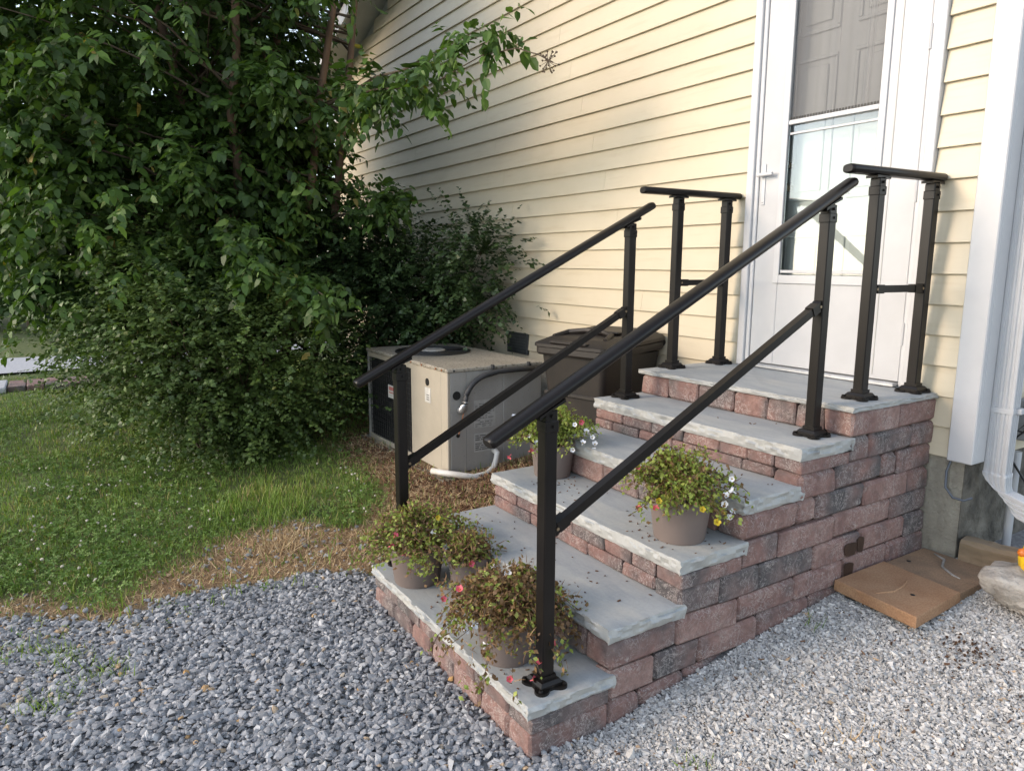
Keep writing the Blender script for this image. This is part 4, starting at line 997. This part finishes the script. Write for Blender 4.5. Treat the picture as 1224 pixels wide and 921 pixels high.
def keep_straw(x, y): 
    g, s, w = zones(x, y); return np.where((x < -1.47) & ~((x > AX0-.05) & (x < AX1+.02) & (y > AY0)), s+.10*w*(x > -3.5)+.05*g*(x < -1.8), 0)
x, y = scatter_ground(90000, -5.2, -1.46, -4.6, -.6, keep_straw); n = len(x)
tuft = np.exp(-(((x+2.42)/.16)**2+((y+2.78)/.13)**2))
Vg, Fg, Tg = blades(x, y, (.025+.07*rng.beta(2, 3, n))*(1+1.0*tuft), .003+rng.uniform(0, .003, n), np.where(rng.uniform(0, 1, n) < .12+.5*tuft, rng.uniform(.8, 2, n), rng.uniform(3, 14, n)), rng.beta(2, 2, n))
stw = np_mesh('dry_straw', Vg, Fg, 'straw', tint=Tg); tag(stw, 'dead tan grass strip between lawn and gravel', 'dead grass', kind='stuff'); print('straw', n)
def keep_mulch(x, y):
    ac_in = (x > AX0-.05) & (x < AX1+.06) & (y > AY0-.05); st_in = x > -W+.02
    return np.where(ac_in | st_in, 0, np.clip((y+1.9)/.4, 0, 1)*.8+.12*zones(x, y)[1])
x, y = scatter_ground(16000, -5.4, -1.43, -2.4, -.1, keep_mulch); n = len(x)
S = np.stack([rng.uniform(.005, .011, n), rng.uniform(.012, .03, n), rng.uniform(.003, .006, n)], 1)
Vg, Fg, Tg = scatter_arrays(chips, CUBE_F, np.stack([x, y, ground_h(x, y)+rng.uniform(.004, .02, n)], 1), tilt_rot(n, .5), S, rng.beta(2, 2.5, n))
ml = np_mesh('bark_mulch', Vg, Fg, 'mulch', tint=Tg); tag(ml, 'reddish brown bark mulch and leaf litter around the cabinet', 'mulch', kind='stuff')

# ------------------------------------------------------------------ foliage
def leaf_shape(w=.5, fold=.12, droop=.15, tip=1.0):
    v = [(0, 0, 0), (-w*.42, .28, fold), (0, .3, 0), (w*.42, .28, fold), (-w*.40, .62, fold*.8-droop*.4), (0, .64, -droop*.45), (w*.40, .62, fold*.8-droop*.4), (0, tip, -droop)]
    f = [(0, 2, 1), (0, 3, 2), (1, 2, 5), (1, 5, 4), (2, 3, 6), (2, 6, 5), (4, 5, 7), (5, 6, 7)]
    return np.array(v, float), np.array(f)
LV, LF = leaf_shape(.66); LV2, _ = leaf_shape(.58, .16, .3); LV3, _ = leaf_shape(.74, .06, .1)
def leaf_lite(w, droop, tw):
    return np.array([(0, 0, 0), (-w*.36, .27, .05+tw), (w*.38, .25, .05-tw), (-w*.36, .63, -droop*.3+tw), (w*.33, .66, -droop*.4-tw), (0, 1, -droop)], float)
LL = [leaf_lite(.66, .22, .05), leaf_lite(.56, .34, -.07), leaf_lite(.74, .1, .02), leaf_lite(.6, .28, .12)]; LLF = np.array([(0, 2, 1), (1, 2, 4), (1, 4, 3), (3, 4, 5)])
DIAM = np.array([(0, 0, 0), (-.32, .45, .06), (0, 1, -.08), (.32, .45, .06)], float); DF = np.array([(0, 3, 1), (1, 3, 2)])
def twig_leaves(anchor, d, length, per, leaf, spread=1.0, droop=.35):
    """leaves set alternately along short twigs; returns pos, dir, normal, size"""
    n = len(anchor); t = (np.arange(per)+.6)/per
    d = d/np.linalg.norm(d, axis=1, keepdims=True)
    sidev = np.cross(d, np.array([0, 0, 1.0])+rng.normal(0, .25, d.shape)); sidev /= np.linalg.norm(sidev, axis=1, keepdims=True)+1e-9
    sg = np.where(np.arange(per) % 2 == 0, 1, -1)
    P = anchor[:, None]+d[:, None]*(t[None, :, None]*length[:, None, None])
    P[..., 2] -= droop*length[:, None]*t[None]**2*.5
    D = d[:, None]*.55+sidev[:, None]*sg[None, :, None]*spread+rng.normal(0, .28, (n, per, 3)); D[..., 2] -= droop
    NR = np.zeros_like(D); NR[..., 2] = 1; NR += rng.normal(0, .33, NR.shape)+.25*d[:, None]
    sz = leaf*np.clip(rng.normal(.92, .24, (n, per)), .35, 1.5)*(1-.35*np.abs(t-.45))[None]
    return P.reshape(-1, 3), D.reshape(-1, 3), NR.reshape(-1, 3), sz.ravel()
def clumps(centre, rad, nc, tw, seed_bias=.6, zmin=.05, flat=.55, cr=.34, upper=True):
    """anchors of twigs gathered in clumps near the surface of an ellipsoid"""
    c = np.array(centre); r = np.array(rad); u = rng.normal(size=(nc, 3)); u /= np.linalg.norm(u, axis=1, keepdims=True)
    rr_ = seed_bias+(1.02-seed_bias)*rng.uniform(0, 1, nc)**.6; cc = c+u*r*rr_[:, None]
    cc = cc[cc[:, 2] > zmin]; out = []; dr = []; cid = []
    for i, q in enumerate(cc):
        k_ = max(3, int(tw*rng.uniform(.5, 1.5))); o = rng.normal(size=(k_, 3))*np.array([1, 1, flat])*cr*rng.uniform(.7, 1.25)*.5
        outw = (q-c)/r; outw /= np.linalg.norm(outw)+1e-9
        out.append(q+o); dr.append(outw*.75+o/cr*.8+rng.normal(0, .35, (k_, 3))+np.array([0, 0, -.1])); cid.append(np.full(k_, i))
    return np.concatenate(out), np.concatenate(dr), cc, np.concatenate(cid)
def branch(pts, r0, r1, n=7):
    pts = [Vector(p) for p in pts]; res = []
    for i in range(len(pts)-1):
        for k_ in range(4): res.append(pts[i].lerp(pts[i+1], k_/4))
    res.append(pts[-1]); L = len(res)
    for i in range(1, L-1): res[i] += Vector([mnoise.noise(res[i]*2.3+Vector((k_*9, 0, 0))) for k_ in range(3)])*.05
    return res, [r0+(r1-r0)*i/(L-1) for i in range(L)]
# --- tall broad-leaved tree
tree = thing('broadleaf_tree', 'tall dense multi-stemmed tree with broad green leaves at the left', 'tree', loc=(-6.3, -2.1, 0))
TP = Matrix.Translation((6.3, 2.1, 0))
def tp(o): o.parent = tree; o.matrix_parent_inverse = TP; return o
stems = [[(-6.35, -2.1, -.1), (-6.4, -2.0, 1.6), (-6.45, -1.93, 3.4), (-6.7, -1.9, 5.8)], [(-6.2, -1.95, -.1), (-6.12, -1.8, 1.8), (-6.15, -1.72, 3.2), (-6.0, -1.5, 5.6)],
         [(-6.25, -2.3, -.1), (-6.3, -2.45, 1.8), (-6.32, -2.6, 3.6), (-6.5, -3.1, 5.8)], [(-6.5, -2.3, -.1), (-6.6, -2.35, 2.2), (-6.6, -2.3, 4.2), (-7.2, -2.6, 6.2)],
         [(-5.95, -1.95, -.1), (-5.7, -1.65, 1.4), (-5.55, -1.5, 2.6), (-5.2, -1.3, 4.6)], [(-6.05, -2.2, -.1), (-5.75, -2.2, 1.7), (-5.5, -2.25, 3.1), (-5.1, -2.2, 5.2)], [(-5.9, -1.7, -.1), (-5.6, -1.35, 1.5), (-5.5, -1.2, 2.9), (-5.4, -1.0, 4.6)]]
for i, s_p in enumerate(stems):
    pp, rr_ = branch(s_p, .075-.004*i, .03); m = MB(); m.tube(pp, rr_, 9); tp(auto_smooth(m.build('trunk', 'bark'), 60))
A1, D1, C1, _ = clumps((-6.78, -2.9, 3.7), (1.7, 1.75, 2.9), 300, 15, .50, .5, .55, .54)
A3, D3, C3, _ = clumps((-7.5, -3.6, 3.9), (1.2, 1.2, 2.3), 120, 15, .4, .8, .55, .6)
A2, D2, C2, _ = clumps((-6.35, -2.75, 2.2), (1.3, 1.3, 1.0), 90, 14, .55, .4, .55, .55)
A4, D4, C4, _ = clumps((-6.25, -1.95, 3.0), (.6, .55, 1.9), 60, 15, .3, .6, .55, .5)
# boughs reaching out in front and toward the house
bough = [((-4.9, -1.7, 3.05), (-3.9, -1.45, 3.2), (-2.72, -1.13, 3.30)), ((-5.1, -1.75, 3.0), (-4.3, -1.55, 3.12), (-3.3, -1.40, 3.02)), ((-5.4, -2.1, 1.6), (-4.6, -2.05, 1.62), (-3.9, -1.98, 1.45)), ((-5.9, -2.6, 2.5), (-5.4, -2.7, 2.65), (-5.0, -2.7, 2.5)),
         ((-5.3, -2.3, 1.9), (-4.7, -2.4, 1.95), (-4.3, -2.42, 1.75)), ((-5.6, -2.2, 3.2), (-5.1, -2.15, 3.4), (-4.65, -2.05, 3.25)), ((-5.5, -1.4, 2.1), (-5.0, -1.1, 2.3), (-4.75, -.95, 2.35)), ((-6.3, -3.6, 1.8), (-5.9, -3.8, 1.75), (-5.5, -3.95, 1.5)), ((-5.7, -2.0, 4.0), (-5.0, -1.75, 4.2), (-4.3, -1.6, 4.1)), ((-6.2, -3.2, 3.4), (-5.8, -3.5, 3.6), (-5.4, -3.7, 3.4))]
m = MB(); Ab, Db = [], []
for q in bough:
    pp, rr_ = branch(q, .016, .004); m.tube(pp, rr_, 6)
    for i, p in enumerate(pp):
        if i < 2: continue
        dirn = (pp[min(i+1, len(pp)-1)]-pp[i-1]).normalized()
        for k_ in range(8):
            Ab.append(np.array(p)+rng.normal(0, .05, 3)); Db.append(np.array(dirn)*.6+rng.normal(0, .55, 3)+np.array([0, 0, -.25]))
for cc in (C1, C2):
    for c_ in cc[::2]:
        s_p = stems[rng.integers(0, 7)]; zt = min(max(c_[2]-.7, .6), 4.8); st = np.array([np.interp(zt, [q[2] for q in s_p], [q[k_] for q in s_p]) for k_ in range(3)])
        md = (st+c_)/2+np.array([0, 0, .12]); pp, rr_ = branch([st, md, c_], .014, .004); m.tube(pp, rr_, 5)
tp(m.build('branches', 'twig'))
Ab = np.array(Ab); Db = np.array(Db)
AA = np.concatenate([A1, A2, A3, A4, Ab]); DD = np.concatenate([D1, D2, D3, D4, Db]); kp = ~((AA[:, 1] > -.35)); AA, DD = AA[kp], DD[kp]
P, D, NR, SZ = twig_leaves(AA, DD, rng.uniform(.18, .40, len(AA)), 10, .110, .85, .45)
kp = P[:, 1] < -.12; P, D, NR, SZ = P[kp], D[kp], NR[kp], SZ[kp]
tn = np.clip(rng.normal(.45, .22, len(P))+.24*fnoise(P[:, 0]*1.3+P[:, 2], P[:, 1]*1.3-P[:, 2]*.7, 2.2), 0, 1)
dist = np.linalg.norm(P-CAMP, axis=1); order = np.argsort(dist); near = order[:300]; rest = order[300:]
Vg, Fg, Tg = scatter_arrays(LL, LLF, P[rest], frames(D[rest], NR[rest]), np.repeat(SZ[rest][:, None], 3, 1), tn[rest])
tp(tag(np_mesh('crown', Vg, Fg, 'leaf_big', tint=Tg, smooth=False), kind='stuff')); print('tree leaves', len(P))
leaf_me = []
for shp in (LV, LV2, LV3):
    for tv in (.35, .55, .8):
        o = np_mesh('leaf', shp, LF, 'leaf_big', tint=np.full(len(LF), tv)); leaf_me.append(o.data); bpy.data.objects.remove(o)
Rn = frames(D[near], NR[near])
for j, i in enumerate(near):
    o = bpy.data.objects.new('leaf', leaf_me[(j*7) % 9]); COL.objects.link(o); o.parent = tree; o.matrix_parent_inverse = TP
    M4 = Matrix([[*(Rn[j][a]*SZ[i]), P[i][a]] for a in range(3)]+[[0, 0, 0, 1]]); o.matrix_basis = M4
# dry seed head on a bare twig
m = MB(); m.tube([(-3.1, -1.3, 3.05), (-2.75, -1.15, 3.16), (-2.47, -1.04, 3.16), (-2.33, -.96, 3.10), (-2.24, -.90, 3.04)], .004, 5)
for i in range(26):
    a_ = Vector(rng.normal(size=3)).normalized(); c_ = Vector((-2.27, -.92, 3.05)); e_ = c_+a_*random.uniform(.04, .085); m.tube([c_, e_], .0018, 4)
    m.add([tuple(e_+Vector(v)*.0075) for v in ICO_V], [tuple(f) for f in ICO_F])
tp(m.build('seed_head', 'drytwig'))
# --- low small-leaved shrub in front of the tree
def shrub(name, label, cat, loc, blobs, leaf, mat, stems_n, tw, per, group=None, zfloor=.04, ymax=-.1, stemr=.012, tlen=(.14, .3), tmean=.42):
    root = thing(name, label, cat, group, loc=loc); TPm = Matrix.Translation(-Vector(loc)); As, Ds, Cs = [], [], []
    for (c, r, nc) in blobs:
        a, d, cc, _ = clumps(c, r, nc, tw, .45, zfloor, .6, .42); As.append(a); Ds.append(d); Cs.append(cc)
    a = np.concatenate(As); d = np.concatenate(Ds); cc = np.concatenate(Cs)
    m = MB()
    for i in range(min(stems_n, len(cc))):
        c_ = cc[rng.integers(0, len(cc))]; b_ = np.array(loc)+np.array([rng.normal(0, .12), rng.normal(0, .12), -.05]); md = b_*.5+c_*.5+np.array([0, 0, .2*abs(c_[2])*.4])
        pp, rr_ = branch([b_, md, c_], stemr, .003); m.tube(pp, rr_, 5)
    st = m.build('stems', 'twig'); st.parent = root; st.matrix_parent_inverse = TPm
    P, D, NR, SZ = twig_leaves(a, d, rng.uniform(*tlen, len(a)), per, leaf, .9, .15); kp = (P[:, 1] < ymax) & (P[:, 2] > .02); P, D, NR, SZ = P[kp], D[kp], NR[kp], SZ[kp]
    tn = np.clip(rng.normal(tmean, .17, len(P))+.25*fnoise(P[:, 0]*1.5+P[:, 2], P[:, 1]*1.5-P[:, 2]*.7, 2.6), 0, 1)
    Vg, Fg, Tg = scatter_arrays([DIAM], DF, P, frames(D, NR), np.stack([SZ*1.35, SZ, SZ], 1), tn)
    o = np_mesh('foliage', Vg, Fg, mat, tint=Tg); tag(o, kind='stuff'); o.parent = root; o.matrix_parent_inverse = TPm; print(name, len(P)); return root
shrub('privet_shrub', 'loose green small-leaved shrub spreading over the lawn below the tall tree', 'shrub', (-5.2, -2.5, .0), [((-5.2, -2.6, .85), (1.2, 1.15, .75), 150), ((-5.75, -3.05, 1.35), (.9, .6, .7), 80), ((-5.0, -2.35, .55), (.7, .7, .45), 60)], .046, 'leaf_small', 90, 16, 12, tlen=(.18, .38))
shrub('dark_shrub', 'dark glossy small-leaved shrub against the house wall behind the cabinet', 'shrub', (-5.2, -.75, .05), [((-4.9, -.52, 1.36), (.62, .28, .48), 58), ((-5.6, -.85, 1.15), (.65, .5, .9), 130), ((-4.2, -.36, 1.66), (.26, .16, .34), 26), ((-5.7, -1.05, 1.85), (.5, .45, .55), 80)], .054, 'leaf_dark', 70, 13, 12, tmean=.5, tlen=(.14, .34))
# --- trees far behind
def far_tree(label, x, y, h, r, n):
    root = thing('background_tree', label, 'tree', 'trees beyond the drive', loc=(x, y, 0)); TPm = Matrix.Translation((-x, -y, 0))
    m = MB(); pp, rr_ = branch([(x, y, -.1), (x+.2, y, h*.4), (x, y+.2, h*.8)], .17, .05); m.tube(pp, rr_, 8); o = m.build('trunk', 'twig'); o.parent = root; o.matrix_parent_inverse = TPm
    a, d, cc, _ = clumps((x, y, h*.5), (r, r, h*.5), n, 9, .35, .25, .7, 1.0)
    P, D, NR, SZ = twig_leaves(a, d, rng.uniform(.4, .8, len(a)), 7, .24, .9, .3)
    tn = np.clip(rng.normal(.42, .2, len(P))+.3*fnoise(P[:, 1], P[:, 2], 1.1), 0, 1)
    Vg, Fg, Tg = scatter_arrays([DIAM], DF, P, frames(D, NR), np.stack([SZ*1.5, SZ, SZ], 1), tn); o = np_mesh('crown', Vg, Fg, 'leaf_far', tint=Tg); tag(o, kind='stuff'); o.parent = root; o.matrix_parent_inverse = TPm
for i, (x, y, h, r) in enumerate([(-20.5, -4.2, 9, 2.6), (-22, -8.2, 10, 3.0), (-21, .2, 9, 2.6), (-24, -12.5, 11, 3.2), (-21.5, 4.5, 10, 2.8), (-27, -5.5, 13, 3.6), (-26, -.5, 12, 3.2)]):
    far_tree(['slim green tree straight beyond the far drive at the left edge', 'broad green tree left of the slim one beyond the drive', 'green tree hidden behind the tall tree crown', 'farthest left tree beyond the drive', 'green tree behind the far end of the house', 'tall tree in the second row behind the slim one', 'tall second row tree behind the house end'][i], x, y, h, r, 110)
# paved edge along the far drive
edge = thing('paved_edge', 'low paved edging of brown pavers and one pale slab along the far drive', 'edging', loc=(-9.9, -4.6, 0))
for i in range(14):
    for j in range(2):
        m = MB(); y0 = -4.42+i*.21; m.cbox(-10.35+j*.33, -10.35+j*.33+.32, y0, y0+.20, -.03, .05+.004*((i+j) % 3), .008, .003); o = m.build('paver', 'brick'); o.parent = edge; o.matrix_parent_inverse = Matrix.Translation((9.9, 4.6, 0))
m = MB(); m.cbox(-10.4, -9.62, -5.75, -4.44, -.03, .06, .012, .004); o = m.build('pale_slab', 'drive'); o.parent = edge; o.matrix_parent_inverse = Matrix.Translation((9.9, 4.6, 0))

# ------------------------------------------------------------------ potted plants
def petal_mesh(mat):
    m = MB(); ring = []
    for i in range(20):
        a_ = 2*math.pi*i/20; r_ = .0155*(.80+.20*abs(math.cos(2.5*a_))**.5); ring.append((r_*math.cos(a_), r_*math.sin(a_), .010+.002*math.cos(5*a_)))
    m.loft([[(p[0]*.12, p[1]*.12, -.016) for p in ring], [(p[0]*.22, p[1]*.22, 0) for p in ring], ring], cap=False)
    o = m.build('flower', mat); me = o.data; bpy.data.objects.remove(o); return me
FM = {c: petal_mesh('petal_'+c) for c in ('white', 'red', 'yellow')}
mth = MB(); mth.lathe([(.0045, .0), (.003, .0035), (.0005, .0045)], n=8); o = mth.build('throat', 'pistil'); TH = o.data; bpy.data.objects.remove(o)
STV = np.array([(-.5, 0, 0), (.5, 0, 0), (-.4, .5, .06), (.4, .5, .06), (0, 1, -.05)], float); STF = np.array([(0, 1, 3), (0, 3, 2), (2, 3, 4)])
def potted(label, x, y, z, flowers, green=.62, spread=.2, height=.16, dead=.4, n=1700, skew=(0, 0), hang=.5, rim=.128):
    root = thing('potted_plant', label, 'potted plant', 'potted flowers on the steps', loc=(x, y, z+.001))
    m = MB(); R_ = rim
    m.lathe([(.001, .0), (R_*.80, .0), (R_*.82, .006), (R_*.955, .150), (R_*.96, .155), (R_*1.01, .156), (R_*1.02, .160), (R_*1.03, .184), (R_*1.02, .188), (R_*.955, .188), (R_*.93, .160), (.001, .158)], n=40); pot = auto_smooth(m.build('pot', 'pot', root), 40)
    m = MB(); m.lathe([(.001, .166), (R_*.5, .168), (R_*.935, .1615)], n=24, cap=False); m.build('soil', 'soil', root)
    # stems radiate from the soil, arch over the rim and trail
    zlow = .186 if hang < .25 else .012; ns = 150; a_ = rng.uniform(0, 2*np.pi, ns); reach = spread*rng.uniform(.25, 1.15, ns)*(1+.35*np.cos(a_-math.atan2(skew[1], skew[0]+1e-6))*(1 if skew != (0, 0) else 0)); hh = height*rng.uniform(.35, 1.1, ns)*(1.15-.5*reach/spread); fall = hang*.16*rng.uniform(.2, 1.0, ns)*(reach/spread)
    nseg = 9; t = np.linspace(0, 1, nseg); px = np.cos(a_)[:, None]*(reach[:, None]*t[None]); py = np.sin(a_)[:, None]*(reach[:, None]*t[None])
    pz_ = .165+hh[:, None]*np.sin(t[None]*math.pi*.62)-fall[:, None]*t[None]**3*1.5; rad = np.hypot(px, py); pz_ = np.where(rad < R_*1.08, np.maximum(pz_, .192+0*pz_), np.maximum(pz_, zlow))
    px += rng.normal(0, .008, px.shape)*t; py += rng.normal(0, .008, py.shape)*t
    PP = np.stack([px, py, pz_], -1); m = MB()
    for i in range(0, ns, 2): m.tube([tuple(q) for q in PP[i]], .0016, 4, cap=False)
    st = m.build('stems', 'drytwig', root)
    si = rng.integers(0, ns, n); tt = rng.uniform(.18, 1, n)**.8; fi = tt*(nseg-1); i0 = np.minimum(fi.astype(int), nseg-2); fr = (fi-i0)[:, None]
    pos = PP[si, i0]*(1-fr)+PP[si, i0+1]*fr+rng.normal(0, .012, (n, 3)); rad = np.hypot(pos[:, 0], pos[:, 1]); pos[:, 2] = np.where(rad < R_*1.04, np.maximum(pos[:, 2], .188), np.maximum(pos[:, 2], zlow))
    d = PP[si, i0+1]-PP[si, i0]; d = d/(np.linalg.norm(d, axis=1, keepdims=True)+1e-6)*.6+rng.normal(0, .7, (n, 3)); nr = rng.normal(0, .5, (n, 3)); nr[:, 2] += .8
    isd = rng.uniform(0, 1, n) < dead*(1.25-.55*tt); tn = np.where(isd, rng.uniform(0, .36, n), np.clip(rng.normal(green, .17, n), .4, 1)); sz = rng.uniform(.014, .027, n)
    Vg, Fg, Tg = scatter_arrays([DIAM], DF, pos, frames(d, nr), np.stack([sz*1.05, sz, sz], 1), tn); fo = np_mesh('foliage', Vg, Fg, 'leaf_pot', root, Tg); tag(fo, kind='stuff')
    nd = int(2600*dead); si = rng.integers(0, ns, nd); tt = rng.uniform(.05, .9, nd); fi = tt*(nseg-1); i0 = np.minimum(fi.astype(int), nseg-2); fr = (fi-i0)[:, None]
    pos = PP[si, i0]*(1-fr)+PP[si, i0+1]*fr+rng.normal(0, .012, (nd, 3)); rad = np.hypot(pos[:, 0], pos[:, 1]); pos[:, 2] = np.where(rad < R_*1.04, np.maximum(pos[:, 2], .188), np.maximum(pos[:, 2], .01)); d = rng.normal(0, 1, (nd, 3))+np.array([0, 0, .4])
    L = rng.uniform(.02, .05, nd); Vg, Fg, Tg = scatter_arrays([STV], STF, pos, frames(d), np.stack([np.full(nd, .0035), L, L], 1), rng.beta(2, 2, nd)); ds_ = np_mesh('dry_stems', Vg, Fg, 'stem_dry', root, Tg); tag(ds_, kind='stuff')
    for (fx_, fy_, fz_, c) in flowers:
        q = Vector((fx_, fy_, fz_)); o = bpy.data.objects.new('flower', FM[c]); COL.objects.link(o); o.parent = root; o.location = q
        tgt = (Vector(CAMP)-Vector((x, y, z))).normalized()*.8+Vector(rng.normal(0, .5, 3))+Vector((0, 0, .3)); o.rotation_euler = tgt.to_track_quat('Z', 'Y').to_euler(); s = random.uniform(.8, 1.05); o.scale = (s, s, s)
        h = bpy.data.objects.new('throat', TH); COL.objects.link(h); h.parent = o
    return root
TC = np.array([r2.x, r2.y, 0]); TF_ = np.array([-fw.x, -fw.y, 0]); TF_ /= np.linalg.norm(TF_)      # picture-right, toward viewer
def fl(items):
    """(across, toward viewer, height, colour) in metres about the pot"""
    return [(TC[0]*a+TF_[0]*b, TC[1]*a+TF_[1]*b, h, c) for a, b, h, c in [(a*1.08, b+.055, h+.01, c) for a, b, h, c in items]]
potted('taupe pot of straggly green and red-flowered plants at the left end of the bottom step', -1.165, -2.46, ZT[1], fl([(-.07, .12, .285, 'red'), (-.085, .15, .245, 'red'), (-.03, .15, .205, 'red'), (.10, .0, .33, 'yellow'), (.14, .05, .20, 'white'), (.17, .1, .17, 'red'), (.09, .04, .27, 'white')]), .62, .29, .20, .45, 4800, (.3, 0), .22, .137)
potted('small half-hidden plant behind the leftmost pot on the bottom step', -.91, -2.315, ZT[1], fl([(.02, .10, .20, 'red')]), .55, .15, .13, .55, 1300, (0, 0), .2, .095)
potted('taupe pot of mostly dead brown plants with trailing pink flowers beside the near railing post', -.345, -2.455, ZT[1], fl([(-.115, .11, .20, 'white'), (-.075, .14, .135, 'white'), (-.145, .09, .17, 'white'), (.115, .15, .19, 'red'), (.15, .13, .16, 'red'), (.155, .135, .14, 'red'), (.12, .16, .12, 'red'), (.115, .17, .09, 'red'), (.01, .17, .02, 'red'), (.09, .17, .018, 'red'), (-.17, .0, .29, 'red'), (-.23, .0, .25, 'red'), (.0, -.05, .34, 'white'), (-.05, -.08, .35, 'white')]), .60, .30, .21, .92, 6200, (0, 0), 1.1)
potted('full green pot plant with white flowers at the left end of the third step', -1.245, -1.585, ZT[3], fl([(.13, .08, .32, 'red'), (.16, .05, .26, 'white'), (.19, .06, .23, 'white'), (.14, .1, .21, 'white'), (.205, .05, .19, 'white'), (.09, .13, .18, 'white'), (-.09, .12, .21, 'white'), (-.12, .1, .25, 'white'), (-.12, .12, .17, 'red'), (-.22, .08, .13, 'red'), (-.20, .0, .33, 'white'), (.10, .1, .31, 'white'), (.20, .08, .165, 'white')]), .74, .25, .23, .12, 5200, (0, 0), .3, .124)
potted('taupe pot with white and yellow flowers, green plant, right of centre on the third step', -.20, -1.665, ZT[3], fl([(.13, .12, .23, 'white'), (.12, .14, .205, 'white'), (.155, .12, .25, 'white'), (.165, .11, .16, 'white'), (.145, .14, .145, 'white'), (.115, .15, .185, 'yellow'), (.03, .17, .19, 'yellow'), (.09, .16, .135, 'yellow'), (-.0, -.03, .345, 'yellow'), (-.12, .1, .20, 'yellow'), (-.13, .12, .175, 'red'), (-.19, .08, .16, 'red'), (-.18, -.05, .30, 'red'), (.16, .08, .29, 'white')]), .66, .27, .22, .34, 5200, (0, 0), .35, .134)
# ------------------------------------------------------------------ litter on the treads, small weeds
xs_, ys_, zs_ = [], [], []
def litter(k, x0, x1, n, y0=.02, y1=None):
    xs_.append(rng.uniform(x0, x1, n)); ys_.append(rng.uniform(yf(k)+y0, (yf(k+1)-.03 if y1 is None else yf(k)+y1), n)); zs_.append(np.full(n, ZT[k]+.003))
litter(1, -1.0, -.5, 22); litter(1, -.5, -.1, 26); litter(2, -1.4, -.1, 42); litter(3, -1.2, -.8, 34); litter(3, -.45, -.02, 40); litter(3, -1.1, -.3, 14); litter(4, -.9, -.05, 12); litter(5, -1.2, -.2, 4)
x = np.concatenate(xs_); y = np.concatenate(ys_); z = np.concatenate(zs_); n = len(x)
S = np.stack([rng.uniform(.0025, .005, n), rng.uniform(.004, .011, n), rng.uniform(.001, .0025, n)], 1)
Vg, Fg, Tg = scatter_arrays(chips, CUBE_F, np.stack([x, y, z], 1), tilt_rot(n, .2), S, rng.beta(2, 2, n)); lt = np_mesh('fallen_petals', Vg, Fg, 'litter', tint=Tg); tag(lt, 'dry brown petals and crumbs scattered on the treads', 'litter', kind='stuff')
def weed(label, x, y, n, ln, tint, mat='grass', lean=(.2, 1.2), r=.03):
    a = rng.normal(0, r, n); b = rng.normal(0, r, n); Vg, Fg, Tg = blades(x+a, y+b, rng.uniform(*ln, n), rng.uniform(.004, .007, n), rng.uniform(*lean, n), np.clip(rng.normal(tint, .15, n), 0, 1))
    o = np_mesh('weed', Vg, Fg, mat, tint=Tg); tag(o, label, 'weed', 'small weeds in the gravel', kind=None if n < 12 else 'stuff')
weed('small green grass tuft alone in the pale chippings right of the steps', .115, -1.10, 9, (.06, .11), .2)
weed('dry tan weed patch in the chippings below the pavers', .62, -1.62, 60, (.02, .06), .5, 'straw', (.6, 3), .07)
weed('yellow-green weed at the bottom edge of the picture in the chippings', .36, -2.12, 45, (.02, .05), .7, 'grass', (.5, 2), .04)
for i, (x, y) in enumerate([(-1.62, -3.95), (-1.42, -3.82), (-1.80, -4.10), (-1.30, -4.02)]):
    weed(['green weed clump nearest the lawn in the left gravel', 'green weed clump in the middle of the left gravel', 'sparse green weed at the far left gravel edge', 'low green weed near the lower left corner'][i], x, y, 110, (.025, .07), .6, 'grass', (.4, 1.8), .06)
n = 70; x = rng.normal(.62, .07, n); y = rng.normal(-.80, .07, n)
Vg, Fg, Tg = scatter_arrays(chips, CUBE_F, np.stack([x, y, ground_h(x, y)+.015], 1), tilt_rot(n, .4), np.stack([rng.uniform(.003, .008, n)]*2+[rng.uniform(.003, .006, n)], 1), rng.uniform(0, .3, n)); so = np_mesh('spilled_soil', Vg, Fg, 'litter', tint=Tg); tag(so, 'dark crumbs of spilled soil on the chippings by the stone', 'soil', kind='stuff')

x = np.concatenate([rng.uniform(.03, 1.2, 90), rng.uniform(-2.0, -.2, 40)]); y = np.concatenate([rng.uniform(-2.4, -.9, 90), rng.uniform(-4.3, -2.75, 40)]); n = len(x)
Vg, Fg, Tg = scatter_arrays(chips, CUBE_F, np.stack([x, y, ground_h(x, y)+.012], 1), tilt_rot(n, .25), np.stack([rng.uniform(.002, .006, n), rng.uniform(.006, .02, n), rng.uniform(.001, .003, n)], 1), rng.beta(2, 2, n)); db = np_mesh('leaf_debris', Vg, Fg, 'litter', tint=Tg); tag(db, 'scattered dry leaf bits and twigs on the gravel', 'debris', kind='stuff')
